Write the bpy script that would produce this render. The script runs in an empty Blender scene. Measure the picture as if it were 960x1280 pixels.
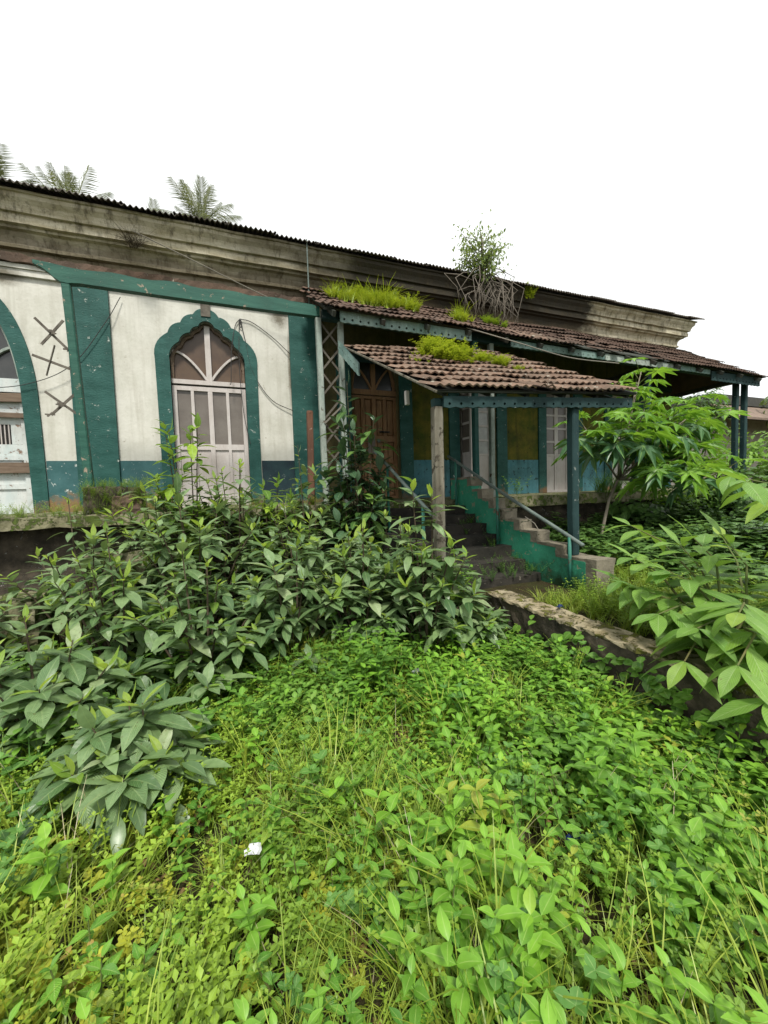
import bpy, bmesh, math, random
import numpy as np
from mathutils import Matrix, Vector

random.seed(7)
rng = np.random.default_rng(11)
S = bpy.context.scene
COL = S.collection

# ------------------------------------------------------------------ camera
# eye at z = 0 (about 1.6 m over the garden), house front runs along +X at y = FY
cam_data = bpy.data.cameras.new('camera')
cam_data.sensor_fit = 'VERTICAL'
cam_data.sensor_height = 24.0
cam_data.lens = 24.0 * 490.0 / 1280.0
cam_data.clip_start = 0.05
cam_data.clip_end = 2000
cam = bpy.data.objects.new('camera', cam_data)
COL.objects.link(cam)
cr = Vector((0.92679056, -0.37430589, -0.0308926))
cd = Vector((-0.04999941, -0.04144095, -0.99788913))
cf = Vector((0.37223555, 0.92637884, -0.05712216))
cam.matrix_world = Matrix((
    (cr.x, -cd.x, -cf.x, 0), (cr.y, -cd.y, -cf.y, 0), (cr.z, -cd.z, -cf.z, 0), (0, 0, 0, 1)))
S.camera = cam

# ------------------------------------------------------------------ sky, sun, exposure
SUN_AZ, SUN_EL = math.radians(193), math.radians(55)   # from behind the viewer
w = bpy.data.worlds.new('World')
S.world = w
w.use_nodes = True
wt = w.node_tree
bg = wt.nodes['Background']
sky = wt.nodes.new('ShaderNodeTexSky')
sky.sky_type = 'NISHITA'
sky.sun_disc = False
sky.sun_elevation = SUN_EL
sky.sun_rotation = SUN_AZ
tcd = wt.nodes.new('ShaderNodeTexCoord')            # soft uneven cloud sheet over the whole dome
cln = wt.nodes.new('ShaderNodeTexNoise')
cln.inputs['Scale'].default_value = 2.2
cln.inputs['Detail'].default_value = 5
wt.links.new(tcd.outputs['Generated'], cln.inputs['Vector'])
clr = wt.nodes.new('ShaderNodeMix')
clr.data_type = 'RGBA'
clr.inputs[6].default_value = (5.9, 6.05, 6.0, 1)
clr.inputs[7].default_value = (6.6, 6.7, 6.6, 1)
wt.links.new(cln.outputs[0], clr.inputs[0])
mixn = wt.nodes.new('ShaderNodeMix')
mixn.data_type = 'RGBA'
mixn.inputs[0].default_value = 0.95          # thin white overcast
wt.links.new(clr.outputs[2], mixn.inputs[7])
wt.links.new(sky.outputs[0], mixn.inputs[6])
wt.links.new(mixn.outputs[2], bg.inputs[0])
bg.inputs[1].default_value = 0.1
sd = bpy.data.lights.new('sun', 'SUN')
sd.energy = 2.1
sd.angle = math.radians(9)
sd.color = (1.0, 0.96, 0.88)
sun = bpy.data.objects.new('sun', sd)
COL.objects.link(sun)
sdir = Vector((math.sin(SUN_AZ) * math.cos(SUN_EL), math.cos(SUN_AZ) * math.cos(SUN_EL), math.sin(SUN_EL)))
sun.rotation_euler = sdir.to_track_quat('Z', 'Y').to_euler()
sun.location = sdir * 30
vs = S.view_settings
vs.view_transform = 'Standard'
vs.look = 'None'
vs.gamma = 1
vs.use_curve_mapping = False
vs.exposure = 1.08

FY = 7.57      # plane of the house front
FL = -0.20     # veranda floor
GZ = -1.6      # garden level
TZ = -1.2      # terrace level behind the low wall

# ------------------------------------------------------------------ material helpers
def newmat(name):
    m = bpy.data.materials.new(name)
    m.use_nodes = True
    nt = m.node_tree
    b = nt.nodes['Principled BSDF']
    return m, nt, b

def N(nt, t, **kw):
    n = nt.nodes.new(t)
    for k, v in kw.items():
        setattr(n, k, v)
    return n

def posn(nt, scale=(1, 1, 1)):
    g = N(nt, 'ShaderNodeNewGeometry')
    mp = N(nt, 'ShaderNodeMapping')
    mp.inputs['Scale'].default_value = scale
    nt.links.new(g.outputs['Position'], mp.inputs['Vector'])
    return mp.outputs[0]

def noise(nt, vec, scale, detail=5, rough=0.6, dist=0.0):
    n = N(nt, 'ShaderNodeTexNoise')
    n.inputs['Scale'].default_value = scale
    n.inputs['Detail'].default_value = detail
    n.inputs['Roughness'].default_value = rough
    n.inputs['Distortion'].default_value = dist
    nt.links.new(vec, n.inputs['Vector'])
    return n.outputs[0]

def ramp(nt, fac, a, b, lo=0.0, hi=1.0):
    r = N(nt, 'ShaderNodeMapRange')
    r.inputs[1].default_value = a
    r.inputs[2].default_value = b
    r.inputs[3].default_value = lo
    r.inputs[4].default_value = hi
    nt.links.new(fac, r.inputs[0])
    return r.outputs[0]

def mix(nt, fac, a, b):
    m = N(nt, 'ShaderNodeMix', data_type='RGBA')
    for sock, v in ((m.inputs[0], fac), (m.inputs[6], a), (m.inputs[7], b)):
        if isinstance(v, (int, float)):
            sock.default_value = v
        elif isinstance(v, tuple):
            sock.default_value = (v[0], v[1], v[2], 1)
        else:
            nt.links.new(v, sock)
    return m.outputs[2]

def mul(nt, a, b, op='MULTIPLY'):
    m = N(nt, 'ShaderNodeMath', operation=op)
    for sock, v in ((m.inputs[0], a), (m.inputs[1], b)):
        if isinstance(v, (int, float)):
            sock.default_value = v
        else:
            nt.links.new(v, sock)
    return m.outputs[0]

def bump(nt, b, h, strength=0.4, dist=0.02):
    n = N(nt, 'ShaderNodeBump')
    n.inputs['Strength'].default_value = strength
    n.inputs['Distance'].default_value = dist
    nt.links.new(h, n.inputs['Height'])
    nt.links.new(n.outputs[0], b.inputs['Normal'])

def sepz(nt, axis=2):
    g = N(nt, 'ShaderNodeNewGeometry')
    s = N(nt, 'ShaderNodeSeparateXYZ')
    nt.links.new(g.outputs['Position'], s.inputs[0])
    return s.outputs[axis]

def weathered(name, c1, c2, chip=None, chip_at=0.72, dirt=(0.03, 0.028, 0.02), dirt_amt=0.4, sc=(1, 1, 1),
              rough=0.8, low=None, blotch=3.0, fine=25, bstr=0.35, streak=0.0, spec=0.25, chip_z=None, rnd=0.0, rust=None):
    """painted / rendered surface: two tones, chips of what lies beneath, dirt, streaks, growth near the floor"""
    m, nt, b = newmat(name)
    v = posn(nt, sc)
    n1 = noise(nt, v, blotch, 6, 0.65)
    n2 = noise(nt, v, fine, 4, 0.6)
    col = mix(nt, ramp(nt, n1, 0.35, 0.65), c1, c2)
    if rnd:
        oi = N(nt, 'ShaderNodeObjectInfo')
        col = mix(nt, mul(nt, oi.outputs['Random'], rnd), col, tuple(x * 0.35 for x in c1))
    n3 = noise(nt, posn(nt), 1.3, 7, 0.7)
    col = mix(nt, mul(nt, ramp(nt, n3, 0.5, 0.72), dirt_amt), col, dirt)
    col = mix(nt, ramp(nt, n2, 0.55, 0.8, 0, 0.3 * min(1, dirt_amt * 2)), col, dirt)
    if streak:
        n4 = noise(nt, posn(nt, (9, 9, 0.5)), 1.0, 5, 0.6)
        col = mix(nt, mul(nt, ramp(nt, n4, 0.48, 0.7), streak), col, dirt)
    if rust:
        n6 = noise(nt, posn(nt), 2.2, 5, 0.7)
        col = mix(nt, ramp(nt, n6, 0.55, 0.68), col, rust)
    h = n2
    if chip:
        n5 = noise(nt, posn(nt), 9.0, 8, 0.75, 0.4)
        f = ramp(nt, n5, chip_at, chip_at + 0.03)
        if chip_z:
            f = mul(nt, f, ramp(nt, sepz(nt), chip_z[0], chip_z[1], 1, 0))
        col = mix(nt, f, col, chip)
        h = mul(nt, n2, mul(nt, f, -2.0), 'ADD')
    if low:
        zc, z0, z1 = low
        n7 = noise(nt, posn(nt), 4.5, 6, 0.7)
        f = ramp(nt, mul(nt, sepz(nt), mul(nt, n7, -0.9), 'ADD'), z0, z1, 1, 0)
        col = mix(nt, f, col, zc)
    nt.links.new(col, b.inputs['Base Color'])
    b.inputs['Roughness'].default_value = rough
    b.inputs['Specular IOR Level'].default_value = spec
    bump(nt, b, h, bstr, 0.012)
    return m

def leafmat(name, c1, c2, c3=None, trans=0.35, rough=0.42, spec=0.4, rib=(0.3, 0.42, 0.14), ribw=0.05, veins=0.0, attr=False, young=0.0, spots=0.0, vmix=0.16):
    """leaf: colour varies from leaf to leaf, pale midrib, side veins as relief, light shines through"""
    m, nt, b = newmat(name)
    out = nt.nodes['Material Output']
    if attr:
        a = N(nt, 'ShaderNodeAttribute', attribute_name='rnd')
        r = a.outputs['Fac']
    else:
        r = N(nt, 'ShaderNodeObjectInfo').outputs['Random']
    col = mix(nt, ramp(nt, r, 0.0, 0.85), c1, c2)
    if c3:
        col = mix(nt, ramp(nt, r, 0.88, 0.99), col, c3)
    nv = noise(nt, posn(nt), 30, 3, 0.5)
    col = mix(nt, ramp(nt, nv, 0.3, 0.7, 0, 0.35), col, tuple(x * 0.6 for x in c1))
    if spots:
        ns = noise(nt, posn(nt), 60, 2, 0.5)
        col = mix(nt, ramp(nt, ns, 0.72 - spots * 0.1, 0.76 - spots * 0.1, 0, 0.8), col, (0.12, 0.07, 0.02))
    uv = N(nt, 'ShaderNodeUVMap', uv_map='UVMap')
    s = N(nt, 'ShaderNodeSeparateXYZ')
    nt.links.new(uv.outputs[0], s.inputs[0])
    au = mul(nt, s.outputs[0], 0.5, 'SUBTRACT')
    au = mul(nt, au, 0.0, 'ABSOLUTE')
    f = ramp(nt, au, 0.0, ribw, 0.75, 0)
    col = mix(nt, f, col, rib)
    if veins:
        k = mul(nt, mul(nt, s.outputs[1], mul(nt, au, 0.55), 'SUBTRACT'), 2 * math.pi * veins)
        sn = mul(nt, k, 0.0, 'SINE')
        col = mix(nt, ramp(nt, sn, 0.6, 1.0, 0, vmix), col, rib)
        bump(nt, b, mul(nt, sn, 0.0, 'ABSOLUTE'), 0.5, 0.004)
    else:
        bump(nt, b, nv, 0.15, 0.004)
    nt.links.new(col, b.inputs['Base Color'])
    b.inputs['Roughness'].default_value = rough
    b.inputs['Specular IOR Level'].default_value = spec
    t = N(nt, 'ShaderNodeBsdfTranslucent')
    tc = mix(nt, 0.5, col, (c2[0] * 1.5, c2[1] * 1.35, c2[2] * 0.6))
    nt.links.new(tc, t.inputs[0])
    ms = N(nt, 'ShaderNodeMixShader')
    ms.inputs[0].default_value = trans
    nt.links.new(b.outputs[0], ms.inputs[1])
    nt.links.new(t.outputs[0], ms.inputs[2])
    nt.links.new(ms.outputs[0], out.inputs[0])
    return m

M = {}
M['white'] = weathered('lime_white', (0.60, 0.59, 0.535), (0.52, 0.515, 0.455), dirt=(0.26, 0.24, 0.18), dirt_amt=0.32,
                       rough=0.9, streak=0.32, bstr=0.35, low=((0.12, 0.09, 0.05), -0.75, -0.45), chip=(0.36, 0.33, 0.26), chip_at=0.635)
def algae(m):
    nt = m.node_tree
    b = nt.nodes['Principled BSDF']
    col = b.inputs['Base Color'].links[0].from_socket
    g = N(nt, 'ShaderNodeNewGeometry')
    f = None
    for c, sc_ in (((1.08, 7.57, 3.28), (3.4, 1, 2.4)), ((1.24, 7.57, 2.3), (14, 1, 0.9)), ((-2.9, 7.57, 3.3), (2.2, 1, 5))):
        mp = N(nt, 'ShaderNodeMapping', vector_type='POINT')
        mp.inputs['Location'].default_value = tuple(-a * s for a, s in zip(c, sc_))
        mp.inputs['Scale'].default_value = sc_
        nt.links.new(g.outputs['Position'], mp.inputs[0])
        ln = N(nt, 'ShaderNodeVectorMath', operation='LENGTH')
        nt.links.new(mp.outputs[0], ln.inputs[0])
        k = ramp(nt, ln.outputs['Value'], 0.1, 1.0, 1, 0)
        f = k if f is None else mul(nt, f, k, 'MAXIMUM')
    nz = noise(nt, posn(nt), 7, 8, 0.75)
    f = ramp(nt, mul(nt, f, mul(nt, nz, 1.0), 'MULTIPLY'), 0.12, 0.42, 0, 0.85)
    nt.links.new(mix(nt, f, col, (0.10, 0.085, 0.055)), b.inputs['Base Color'])
algae(M['white'])
M['teal'] = weathered('teal_paint', (0.010, 0.061, 0.050), (0.026, 0.098, 0.084), chip=(0.40, 0.45, 0.41), chip_at=0.625,
                      dirt=(0.006, 0.035, 0.03), dirt_amt=0.5, sc=(1, 1, 2.6), rough=0.6, blotch=2.6, bstr=0.5, streak=0.3, low=((0.15, 0.09, 0.045), -0.66, -0.5))
M['dado'] = weathered('blue_dado', (0.028, 0.09, 0.092), (0.05, 0.13, 0.135), chip=(0.55, 0.6, 0.57), chip_at=0.60,
                      dirt=(0.02, 0.05, 0.05), dirt_amt=0.4, rough=0.7, low=((0.2, 0.125, 0.06), -0.50, -0.38))
M['dado_dark'] = weathered('dark_dado', (0.012, 0.025, 0.035), (0.02, 0.05, 0.055), chip=(0.45, 0.5, 0.45), chip_at=0.62,
                           dirt=(0.01, 0.02, 0.02), rough=0.7)
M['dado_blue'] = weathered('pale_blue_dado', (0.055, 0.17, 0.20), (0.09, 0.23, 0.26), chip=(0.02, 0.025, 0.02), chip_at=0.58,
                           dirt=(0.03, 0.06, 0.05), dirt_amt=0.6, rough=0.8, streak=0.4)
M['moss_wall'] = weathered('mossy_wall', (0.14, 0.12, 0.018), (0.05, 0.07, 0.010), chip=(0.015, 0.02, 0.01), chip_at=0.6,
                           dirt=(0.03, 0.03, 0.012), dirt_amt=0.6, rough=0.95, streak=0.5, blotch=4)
M['yellow_wall'] = weathered('stained_ochre_wall', (0.12, 0.095, 0.04), (0.07, 0.065, 0.028), dirt=(0.03, 0.03, 0.015), dirt_amt=0.8,
                             rough=0.95, streak=0.6)
M['teal_wood'] = weathered('teal_wood', (0.012, 0.07, 0.062), (0.022, 0.10, 0.09), chip=(0.24, 0.2, 0.15), chip_at=0.62,
                           dirt=(0.015, 0.04, 0.03), dirt_amt=0.5, sc=(1.5, 1.5, 3), rough=0.6)
M['beam_green'] = weathered('green_beam', (0.014, 0.070, 0.052), (0.030, 0.110, 0.080), chip=(0.30, 0.24, 0.18), chip_at=0.60,
                            dirt=(0.02, 0.05, 0.035), dirt_amt=0.5, sc=(0.6, 2, 5), rough=0.6)
M['pale_wood'] = weathered('peeling_pale_wood', (0.34, 0.38, 0.34), (0.20, 0.25, 0.22), chip=(0.09, 0.07, 0.05), chip_at=0.6,
                           dirt=(0.04, 0.04, 0.03), dirt_amt=0.6, sc=(2, 2, 0.6), rough=0.8)
M['post_wood'] = weathered('mouldy_post', (0.22, 0.205, 0.165), (0.10, 0.085, 0.06), chip=(0.05, 0.042, 0.03), chip_at=0.55,
                           dirt=(0.05, 0.045, 0.03), dirt_amt=0.7, sc=(3, 3, 0.7), rough=0.9, streak=0.6)
M['valance'] = weathered('pale_green_valance', (0.24, 0.33, 0.30), (0.14, 0.23, 0.21), chip=(0.05, 0.05, 0.04), chip_at=0.64,
                         dirt=(0.03, 0.04, 0.03), dirt_amt=0.7, rough=0.8, streak=0.4)
M['white_wood'] = weathered('white_door_paint', (0.52, 0.49, 0.47), (0.45, 0.405, 0.38), chip=(0.2, 0.13, 0.09), chip_at=0.67,
                            dirt=(0.2, 0.16, 0.13), dirt_amt=0.35, sc=(2, 2, 0.5), rough=0.6)
M['blue_white_wood'] = weathered('pale_blue_door_paint', (0.56, 0.58, 0.56), (0.45, 0.51, 0.50), chip=(0.2, 0.13, 0.09), chip_at=0.58,
                                 dirt=(0.2, 0.15, 0.12), dirt_amt=0.45, sc=(2, 2, 0.6), rough=0.7)
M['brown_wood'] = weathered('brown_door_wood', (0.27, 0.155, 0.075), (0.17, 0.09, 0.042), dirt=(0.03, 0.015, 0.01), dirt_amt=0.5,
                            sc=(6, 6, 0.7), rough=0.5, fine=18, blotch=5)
M['plank'] = weathered('raw_plank', (0.20, 0.15, 0.11), (0.12, 0.085, 0.06), dirt=(0.03, 0.02, 0.015), dirt_amt=0.5, sc=(0.7, 6, 9), rough=0.85, fine=14)
M['dark_wood'] = weathered('dark_roof_timber', (0.035, 0.03, 0.022), (0.05, 0.06, 0.05), dirt=(0.01, 0.01, 0.008), rough=0.85)
M['dark_teal_wood'] = weathered('dark_teal_timber', (0.010, 0.030, 0.031), (0.018, 0.046, 0.046), chip=(0.2, 0.22, 0.2), chip_at=0.62,
                                dirt=(0.01, 0.025, 0.022), rough=0.75)
M['slat'] = weathered('grey_lattice_wood', (0.15, 0.135, 0.11), (0.08, 0.07, 0.058), dirt=(0.02, 0.02, 0.015), rough=0.9, sc=(4, 4, 4))
M['tile'] = weathered('clay_roof_tile', (0.245, 0.155, 0.108), (0.17, 0.125, 0.092), dirt=(0.05, 0.042, 0.03), dirt_amt=0.75, rough=0.9,
                      blotch=7, fine=40, rnd=0.7, chip=(0.30, 0.27, 0.22), chip_at=0.585, bstr=0.5)
M['tile_old'] = weathered('blackened_roof_tile', (0.15, 0.092, 0.066), (0.09, 0.066, 0.052), dirt=(0.025, 0.022, 0.017), dirt_amt=0.75, rough=0.95,
                          blotch=6, fine=40, rnd=0.9, chip=(0.2, 0.19, 0.15), chip_at=0.68, bstr=0.5)
M['sheet'] = weathered('mossy_corrugated_sheet', (0.11, 0.098, 0.085), (0.17, 0.15, 0.125), dirt=(0.035, 0.03, 0.025), dirt_amt=0.6, rough=0.9, rnd=0.4)
M['stone'] = weathered('mossy_plinth_stone', (0.10, 0.082, 0.058), (0.03, 0.027, 0.02), chip=(0.30, 0.29, 0.26), chip_at=0.60,
                       dirt=(0.01, 0.01, 0.008), dirt_amt=0.6, rough=0.95, streak=0.3, blotch=5, bstr=0.9)
M['ledge'] = weathered('mossy_ledge', (0.14, 0.135, 0.07), (0.23, 0.215, 0.14), chip=(0.075, 0.105, 0.022), chip_at=0.51,
                       dirt=(0.03, 0.03, 0.02), dirt_amt=0.6, rough=0.95, blotch=6, bstr=0.9)
M['coping'] = weathered('mossy_brown_coping', (0.20, 0.165, 0.09), (0.37, 0.32, 0.22), chip=(0.10, 0.10, 0.02), chip_at=0.53,
                        dirt=(0.035, 0.028, 0.018), dirt_amt=0.7, rough=0.95, blotch=7, bstr=1.0)
M['concrete'] = weathered('bare_concrete', (0.25, 0.22, 0.165), (0.15, 0.135, 0.10), dirt=(0.04, 0.04, 0.028), dirt_amt=0.7, rough=0.95,
                          chip=(0.07, 0.09, 0.03), chip_at=0.6, bstr=0.8)
M['step'] = weathered('blackened_step', (0.045, 0.04, 0.032), (0.018, 0.017, 0.014), chip=(0.22, 0.2, 0.16), chip_at=0.62, dirt=(0.012, 0.015, 0.01),
                      dirt_amt=0.6, rough=0.95, bstr=0.8)
M['stair_green'] = weathered('sea_green_paint', (0.022, 0.20, 0.115), (0.05, 0.29, 0.18), chip=(0.26, 0.23, 0.16), chip_at=0.58,
                             dirt=(0.02, 0.06, 0.03), dirt_amt=0.6, rough=0.75, low=((0.02, 0.05, 0.02), -1.65, -1.4))
M['pipe'] = weathered('painted_pipe', (0.16, 0.2, 0.18), (0.1, 0.13, 0.12), chip=(0.1, 0.05, 0.03), chip_at=0.62, dirt=(0.03, 0.03, 0.02), rough=0.5)
M['pipe_green'] = weathered('green_pipe', (0.03, 0.14, 0.10), (0.04, 0.18, 0.14), chip=(0.1, 0.05, 0.03), chip_at=0.58, dirt=(0.03, 0.05, 0.03), rough=0.5)
M['rust'] = weathered('rusty_tube', (0.16, 0.075, 0.045), (0.09, 0.05, 0.035), chip=(0.3, 0.22, 0.17), chip_at=0.62, dirt=(0.03, 0.015, 0.01), rough=0.9, sc=(3, 3, 0.5))
M['glass_brown'] = weathered('dusty_brown_pane', (0.10, 0.062, 0.036), (0.075, 0.045, 0.03), dirt=(0.03, 0.02, 0.012), dirt_amt=0.5, rough=0.35, spec=0.5, bstr=0.05)
M['glass_grey'] = weathered('dusty_grey_pane', (0.12, 0.10, 0.085), (0.16, 0.14, 0.12), dirt=(0.05, 0.04, 0.03), dirt_amt=0.4, rough=0.3, spec=0.5, bstr=0.05)
M['glass_dark'] = weathered('dark_pane', (0.03, 0.032, 0.032), (0.05, 0.05, 0.048), dirt=(0.02, 0.02, 0.018), rough=0.2, spec=0.6, bstr=0.03)
M['glass_white'] = weathered('frosted_pane', (0.42, 0.43, 0.42), (0.3, 0.31, 0.3), dirt=(0.12, 0.11, 0.09), dirt_amt=0.5, rough=0.3, spec=0.5, bstr=0.03)
M['black'] = weathered('black_iron', (0.012, 0.012, 0.012), (0.02, 0.018, 0.016), rough=0.6)
M['cable'] = weathered('old_cable', (0.05, 0.05, 0.048), (0.03, 0.03, 0.03), rough=0.6)
M['cable_pale'] = weathered('pale_cable', (0.22, 0.2, 0.16), (0.15, 0.14, 0.12), rough=0.7)
M['brick_red'] = weathered('crumbling_red_band', (0.13, 0.085, 0.06), (0.075, 0.055, 0.042), chip=(0.35, 0.31, 0.25), chip_at=0.6, dirt=(0.04, 0.03, 0.025), rough=0.95, bstr=1.0)
M['bark'] = weathered('pale_bark', (0.24, 0.21, 0.165), (0.15, 0.13, 0.10), dirt=(0.05, 0.04, 0.03), rough=0.9, sc=(6, 6, 1.5))
M['bark_dark'] = weathered('dark_twig', (0.06, 0.045, 0.03), (0.09, 0.07, 0.045), rough=0.9)
M['root'] = weathered('grey_roots', (0.19, 0.165, 0.135), (0.11, 0.095, 0.075), dirt=(0.06, 0.05, 0.04), rough=0.9)
M['stem'] = weathered('green_stem', (0.09, 0.14, 0.035), (0.12, 0.11, 0.04), rough=0.7)
M['litter'] = weathered('white_plastic', (0.62, 0.63, 0.64), (0.42, 0.44, 0.46), dirt=(0.3, 0.28, 0.24), rough=0.4)
M['litter_blue'] = weathered('blue_plastic', (0.008, 0.016, 0.07), (0.012, 0.03, 0.11), rough=0.4)
M['far_roof'] = weathered('far_clay_roof', (0.22, 0.16, 0.125), (0.17, 0.13, 0.105), rough=0.9)
M['far_slab'] = weathered('far_dark_slab', (0.05, 0.05, 0.048), (0.07, 0.068, 0.06), rough=0.9)
M['far_wall'] = weathered('far_wall', (0.5, 0.46, 0.4), (0.42, 0.38, 0.32), rough=0.9)

def cornice_mat():
    m, nt, b = newmat('stained_cornice')
    v = posn(nt, (0.7, 1, 3))
    n1 = noise(nt, v, 2.2, 7, 0.7)
    col = mix(nt, ramp(nt, n1, 0.35, 0.65), (0.36, 0.315, 0.20), (0.62, 0.57, 0.44))
    # algae and soot: heavy between the middle bay and the far bay
    xs = sepz(nt, 0)
    nb = noise(nt, posn(nt, (1, 1, 1.5)), 1.6, 6, 0.65)
    k = mul(nt, xs, mul(nt, nb, 2.6), 'ADD')
    f1 = ramp(nt, k, 1.0, 3.8, 0.0, 0.96)
    f2 = ramp(nt, mul(nt, xs, mul(nt, nb, 1.8), 'ADD'), 9.25, 9.6, 1.0, 0.0)
    col = mix(nt, mul(nt, f1, f2), col, (0.028, 0.025, 0.02))
    # lower courses are browner and mossy
    zz = sepz(nt)
    f3 = ramp(nt, mul(nt, zz, mul(nt, nb, 0.5), 'ADD'), 4.08, 4.2, 0.68, 0.0)
    f3 = mul(nt, f3, ramp(nt, xs, 8.8, 9.4, 1.0, 0.1))
    col = mix(nt, f3, col, (0.115, 0.09, 0.058))
    n2 = noise(nt, posn(nt, (5, 5, 1.2)), 1.5, 7, 0.75)
    col = mix(nt, ramp(nt, n2, 0.50, 0.64, 0, 0.72), col, (0.06, 0.048, 0.03))
    n3 = noise(nt, posn(nt), 14, 6, 0.7)
    col = mix(nt, ramp(nt, n3, 0.57, 0.72, 0, 0.5), col, (0.05, 0.05, 0.02))
    nt.links.new(col, b.inputs['Base Color'])
    b.inputs['Roughness'].default_value = 0.95
    b.inputs['Specular IOR Level'].default_value = 0.1
    bump(nt, b, n3, 0.7, 0.02)
    return m
M['cornice'] = cornice_mat()

def soil_mat():
    m, nt, b = newmat('damp_soil')
    n1 = noise(nt, posn(nt), 3, 8, 0.7)
    n2 = noise(nt, posn(nt), 40, 5, 0.7)
    col = mix(nt, ramp(nt, n1, 0.35, 0.65), (0.035, 0.024, 0.014), (0.045, 0.055, 0.018))
    col = mix(nt, ramp(nt, n2, 0.5, 0.7, 0, 0.6), col, (0.10, 0.065, 0.04))
    nt.links.new(col, b.inputs['Base Color'])
    b.inputs['Roughness'].default_value = 1.0
    b.inputs['Specular IOR Level'].default_value = 0.1
    bump(nt, b, n2, 0.9, 0.03)
    return m
M['soil'] = soil_mat()

# leaves
M['lf_shrub'] = leafmat('shrub_leaf', (0.08, 0.16, 0.055), (0.235, 0.35, 0.155), (0.34, 0.42, 0.22), trans=0.24, rough=0.32, spec=0.6, rib=(0.26, 0.36, 0.16), veins=9, spots=0.4)
M['lf_shrub_young'] = leafmat('shrub_young_leaf', (0.22, 0.38, 0.05), (0.36, 0.50, 0.08), trans=0.42, rough=0.4, rib=(0.4, 0.5, 0.2), veins=9)
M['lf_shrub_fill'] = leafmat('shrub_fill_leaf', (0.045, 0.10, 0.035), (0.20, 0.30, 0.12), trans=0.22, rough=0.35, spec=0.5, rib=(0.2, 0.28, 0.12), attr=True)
M['lf_dark'] = leafmat('dark_glossy_leaf', (0.035, 0.085, 0.04), (0.09, 0.17, 0.085), (0.14, 0.24, 0.05), trans=0.12, rough=0.25, spec=0.7, rib=(0.14, 0.2, 0.1), veins=7)
M['lf_light'] = leafmat('sapling_leaf', (0.11, 0.225, 0.035), (0.20, 0.34, 0.055), trans=0.4, rib=(0.3, 0.42, 0.14), veins=8)
M['lf_big'] = leafmat('ribbed_leaf', (0.11, 0.25, 0.04), (0.23, 0.41, 0.06), (0.34, 0.46, 0.06), trans=0.34, rough=0.4, rib=(0.36, 0.50, 0.20), veins=13, ribw=0.035, vmix=0.45, spots=0.3)
M['lf_palmate'] = leafmat('palmate_leaf', (0.11, 0.26, 0.035), (0.24, 0.44, 0.05), trans=0.38, rough=0.4, rib=(0.28, 0.42, 0.12))
M['lf_palmate_dark'] = leafmat('older_palmate_leaf', (0.06, 0.15, 0.065), (0.11, 0.22, 0.095), trans=0.2, rough=0.35, rib=(0.28, 0.42, 0.12))
M['lf_herb'] = leafmat('herb_leaf', (0.10, 0.27, 0.03), (0.21, 0.44, 0.045), (0.30, 0.36, 0.05), trans=0.28, rough=0.42, rib=(0.34, 0.48, 0.14), veins=6)
M['lf_herb_s'] = leafmat('herb_leaf_mass', (0.05, 0.16, 0.022), (0.225, 0.44, 0.04), (0.32, 0.34, 0.045), trans=0.28, rough=0.42, rib=(0.32, 0.46, 0.12), attr=True)
M['lf_small'] = leafmat('small_leaf_mass', (0.07, 0.165, 0.022), (0.30, 0.44, 0.04), (0.33, 0.33, 0.06), trans=0.28, attr=True)
M['lf_yellow'] = leafmat('yellowing_leaf_mass', (0.20, 0.28, 0.03), (0.48, 0.49, 0.05), (0.40, 0.26, 0.08), trans=0.3, attr=True)
M['lf_vine'] = leafmat('heart_leaf_mass', (0.06, 0.165, 0.025), (0.17, 0.33, 0.045), (0.20, 0.34, 0.06), trans=0.3, attr=True)
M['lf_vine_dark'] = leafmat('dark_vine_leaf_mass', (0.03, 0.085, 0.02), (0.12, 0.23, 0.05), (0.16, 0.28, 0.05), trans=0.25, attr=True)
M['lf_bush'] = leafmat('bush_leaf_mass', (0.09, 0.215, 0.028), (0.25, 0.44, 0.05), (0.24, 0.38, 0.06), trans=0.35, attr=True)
M['lf_grass'] = leafmat('grass_blade', (0.14, 0.24, 0.028), (0.36, 0.44, 0.06), (0.42, 0.38, 0.18), trans=0.28, ribw=0.0001, attr=True)
M['lf_roofgrass'] = leafmat('roof_grass_blade', (0.16, 0.26, 0.025), (0.37, 0.46, 0.04), (0.4, 0.4, 0.12), trans=0.32, ribw=0.0001, attr=True)
M['lf_tree'] = leafmat('roof_tree_leaf', (0.10, 0.16, 0.05), (0.21, 0.29, 0.10), (0.27, 0.36, 0.08), trans=0.4, attr=True)
M['lf_palm'] = leafmat('palm_leaflet', (0.10, 0.125, 0.07), (0.19, 0.225, 0.12), trans=0.35, ribw=0.0001, attr=True)
M['lf_blue'] = leafmat('blue_green_round_leaf', (0.05, 0.155, 0.03), (0.12, 0.26, 0.05), trans=0.25, attr=True)
M['lf_dry'] = leafmat('dry_straw', (0.30, 0.25, 0.14), (0.46, 0.41, 0.26), trans=0.2, ribw=0.0001, attr=True)
M['lf_dead'] = leafmat('dead_leaf', (0.13, 0.075, 0.035), (0.30, 0.19, 0.08), trans=0.1, attr=True)

# ------------------------------------------------------------------ geometry helpers
ORG = {}     # world position of every object's origin

def tag(o, label=None, cat=None, group=None, kind=None):
    if label: o['label'] = label
    if cat: o['category'] = cat
    if group: o['group'] = group
    if kind: o['kind'] = kind
    return o

def thing(name, label, cat, loc, group=None):
    o = bpy.data.objects.new(name, None)
    o.empty_display_size = 0.2
    COL.objects.link(o)
    o.location = loc
    ORG[o.name] = Vector(loc)
    return tag(o, label, cat, group)

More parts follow.
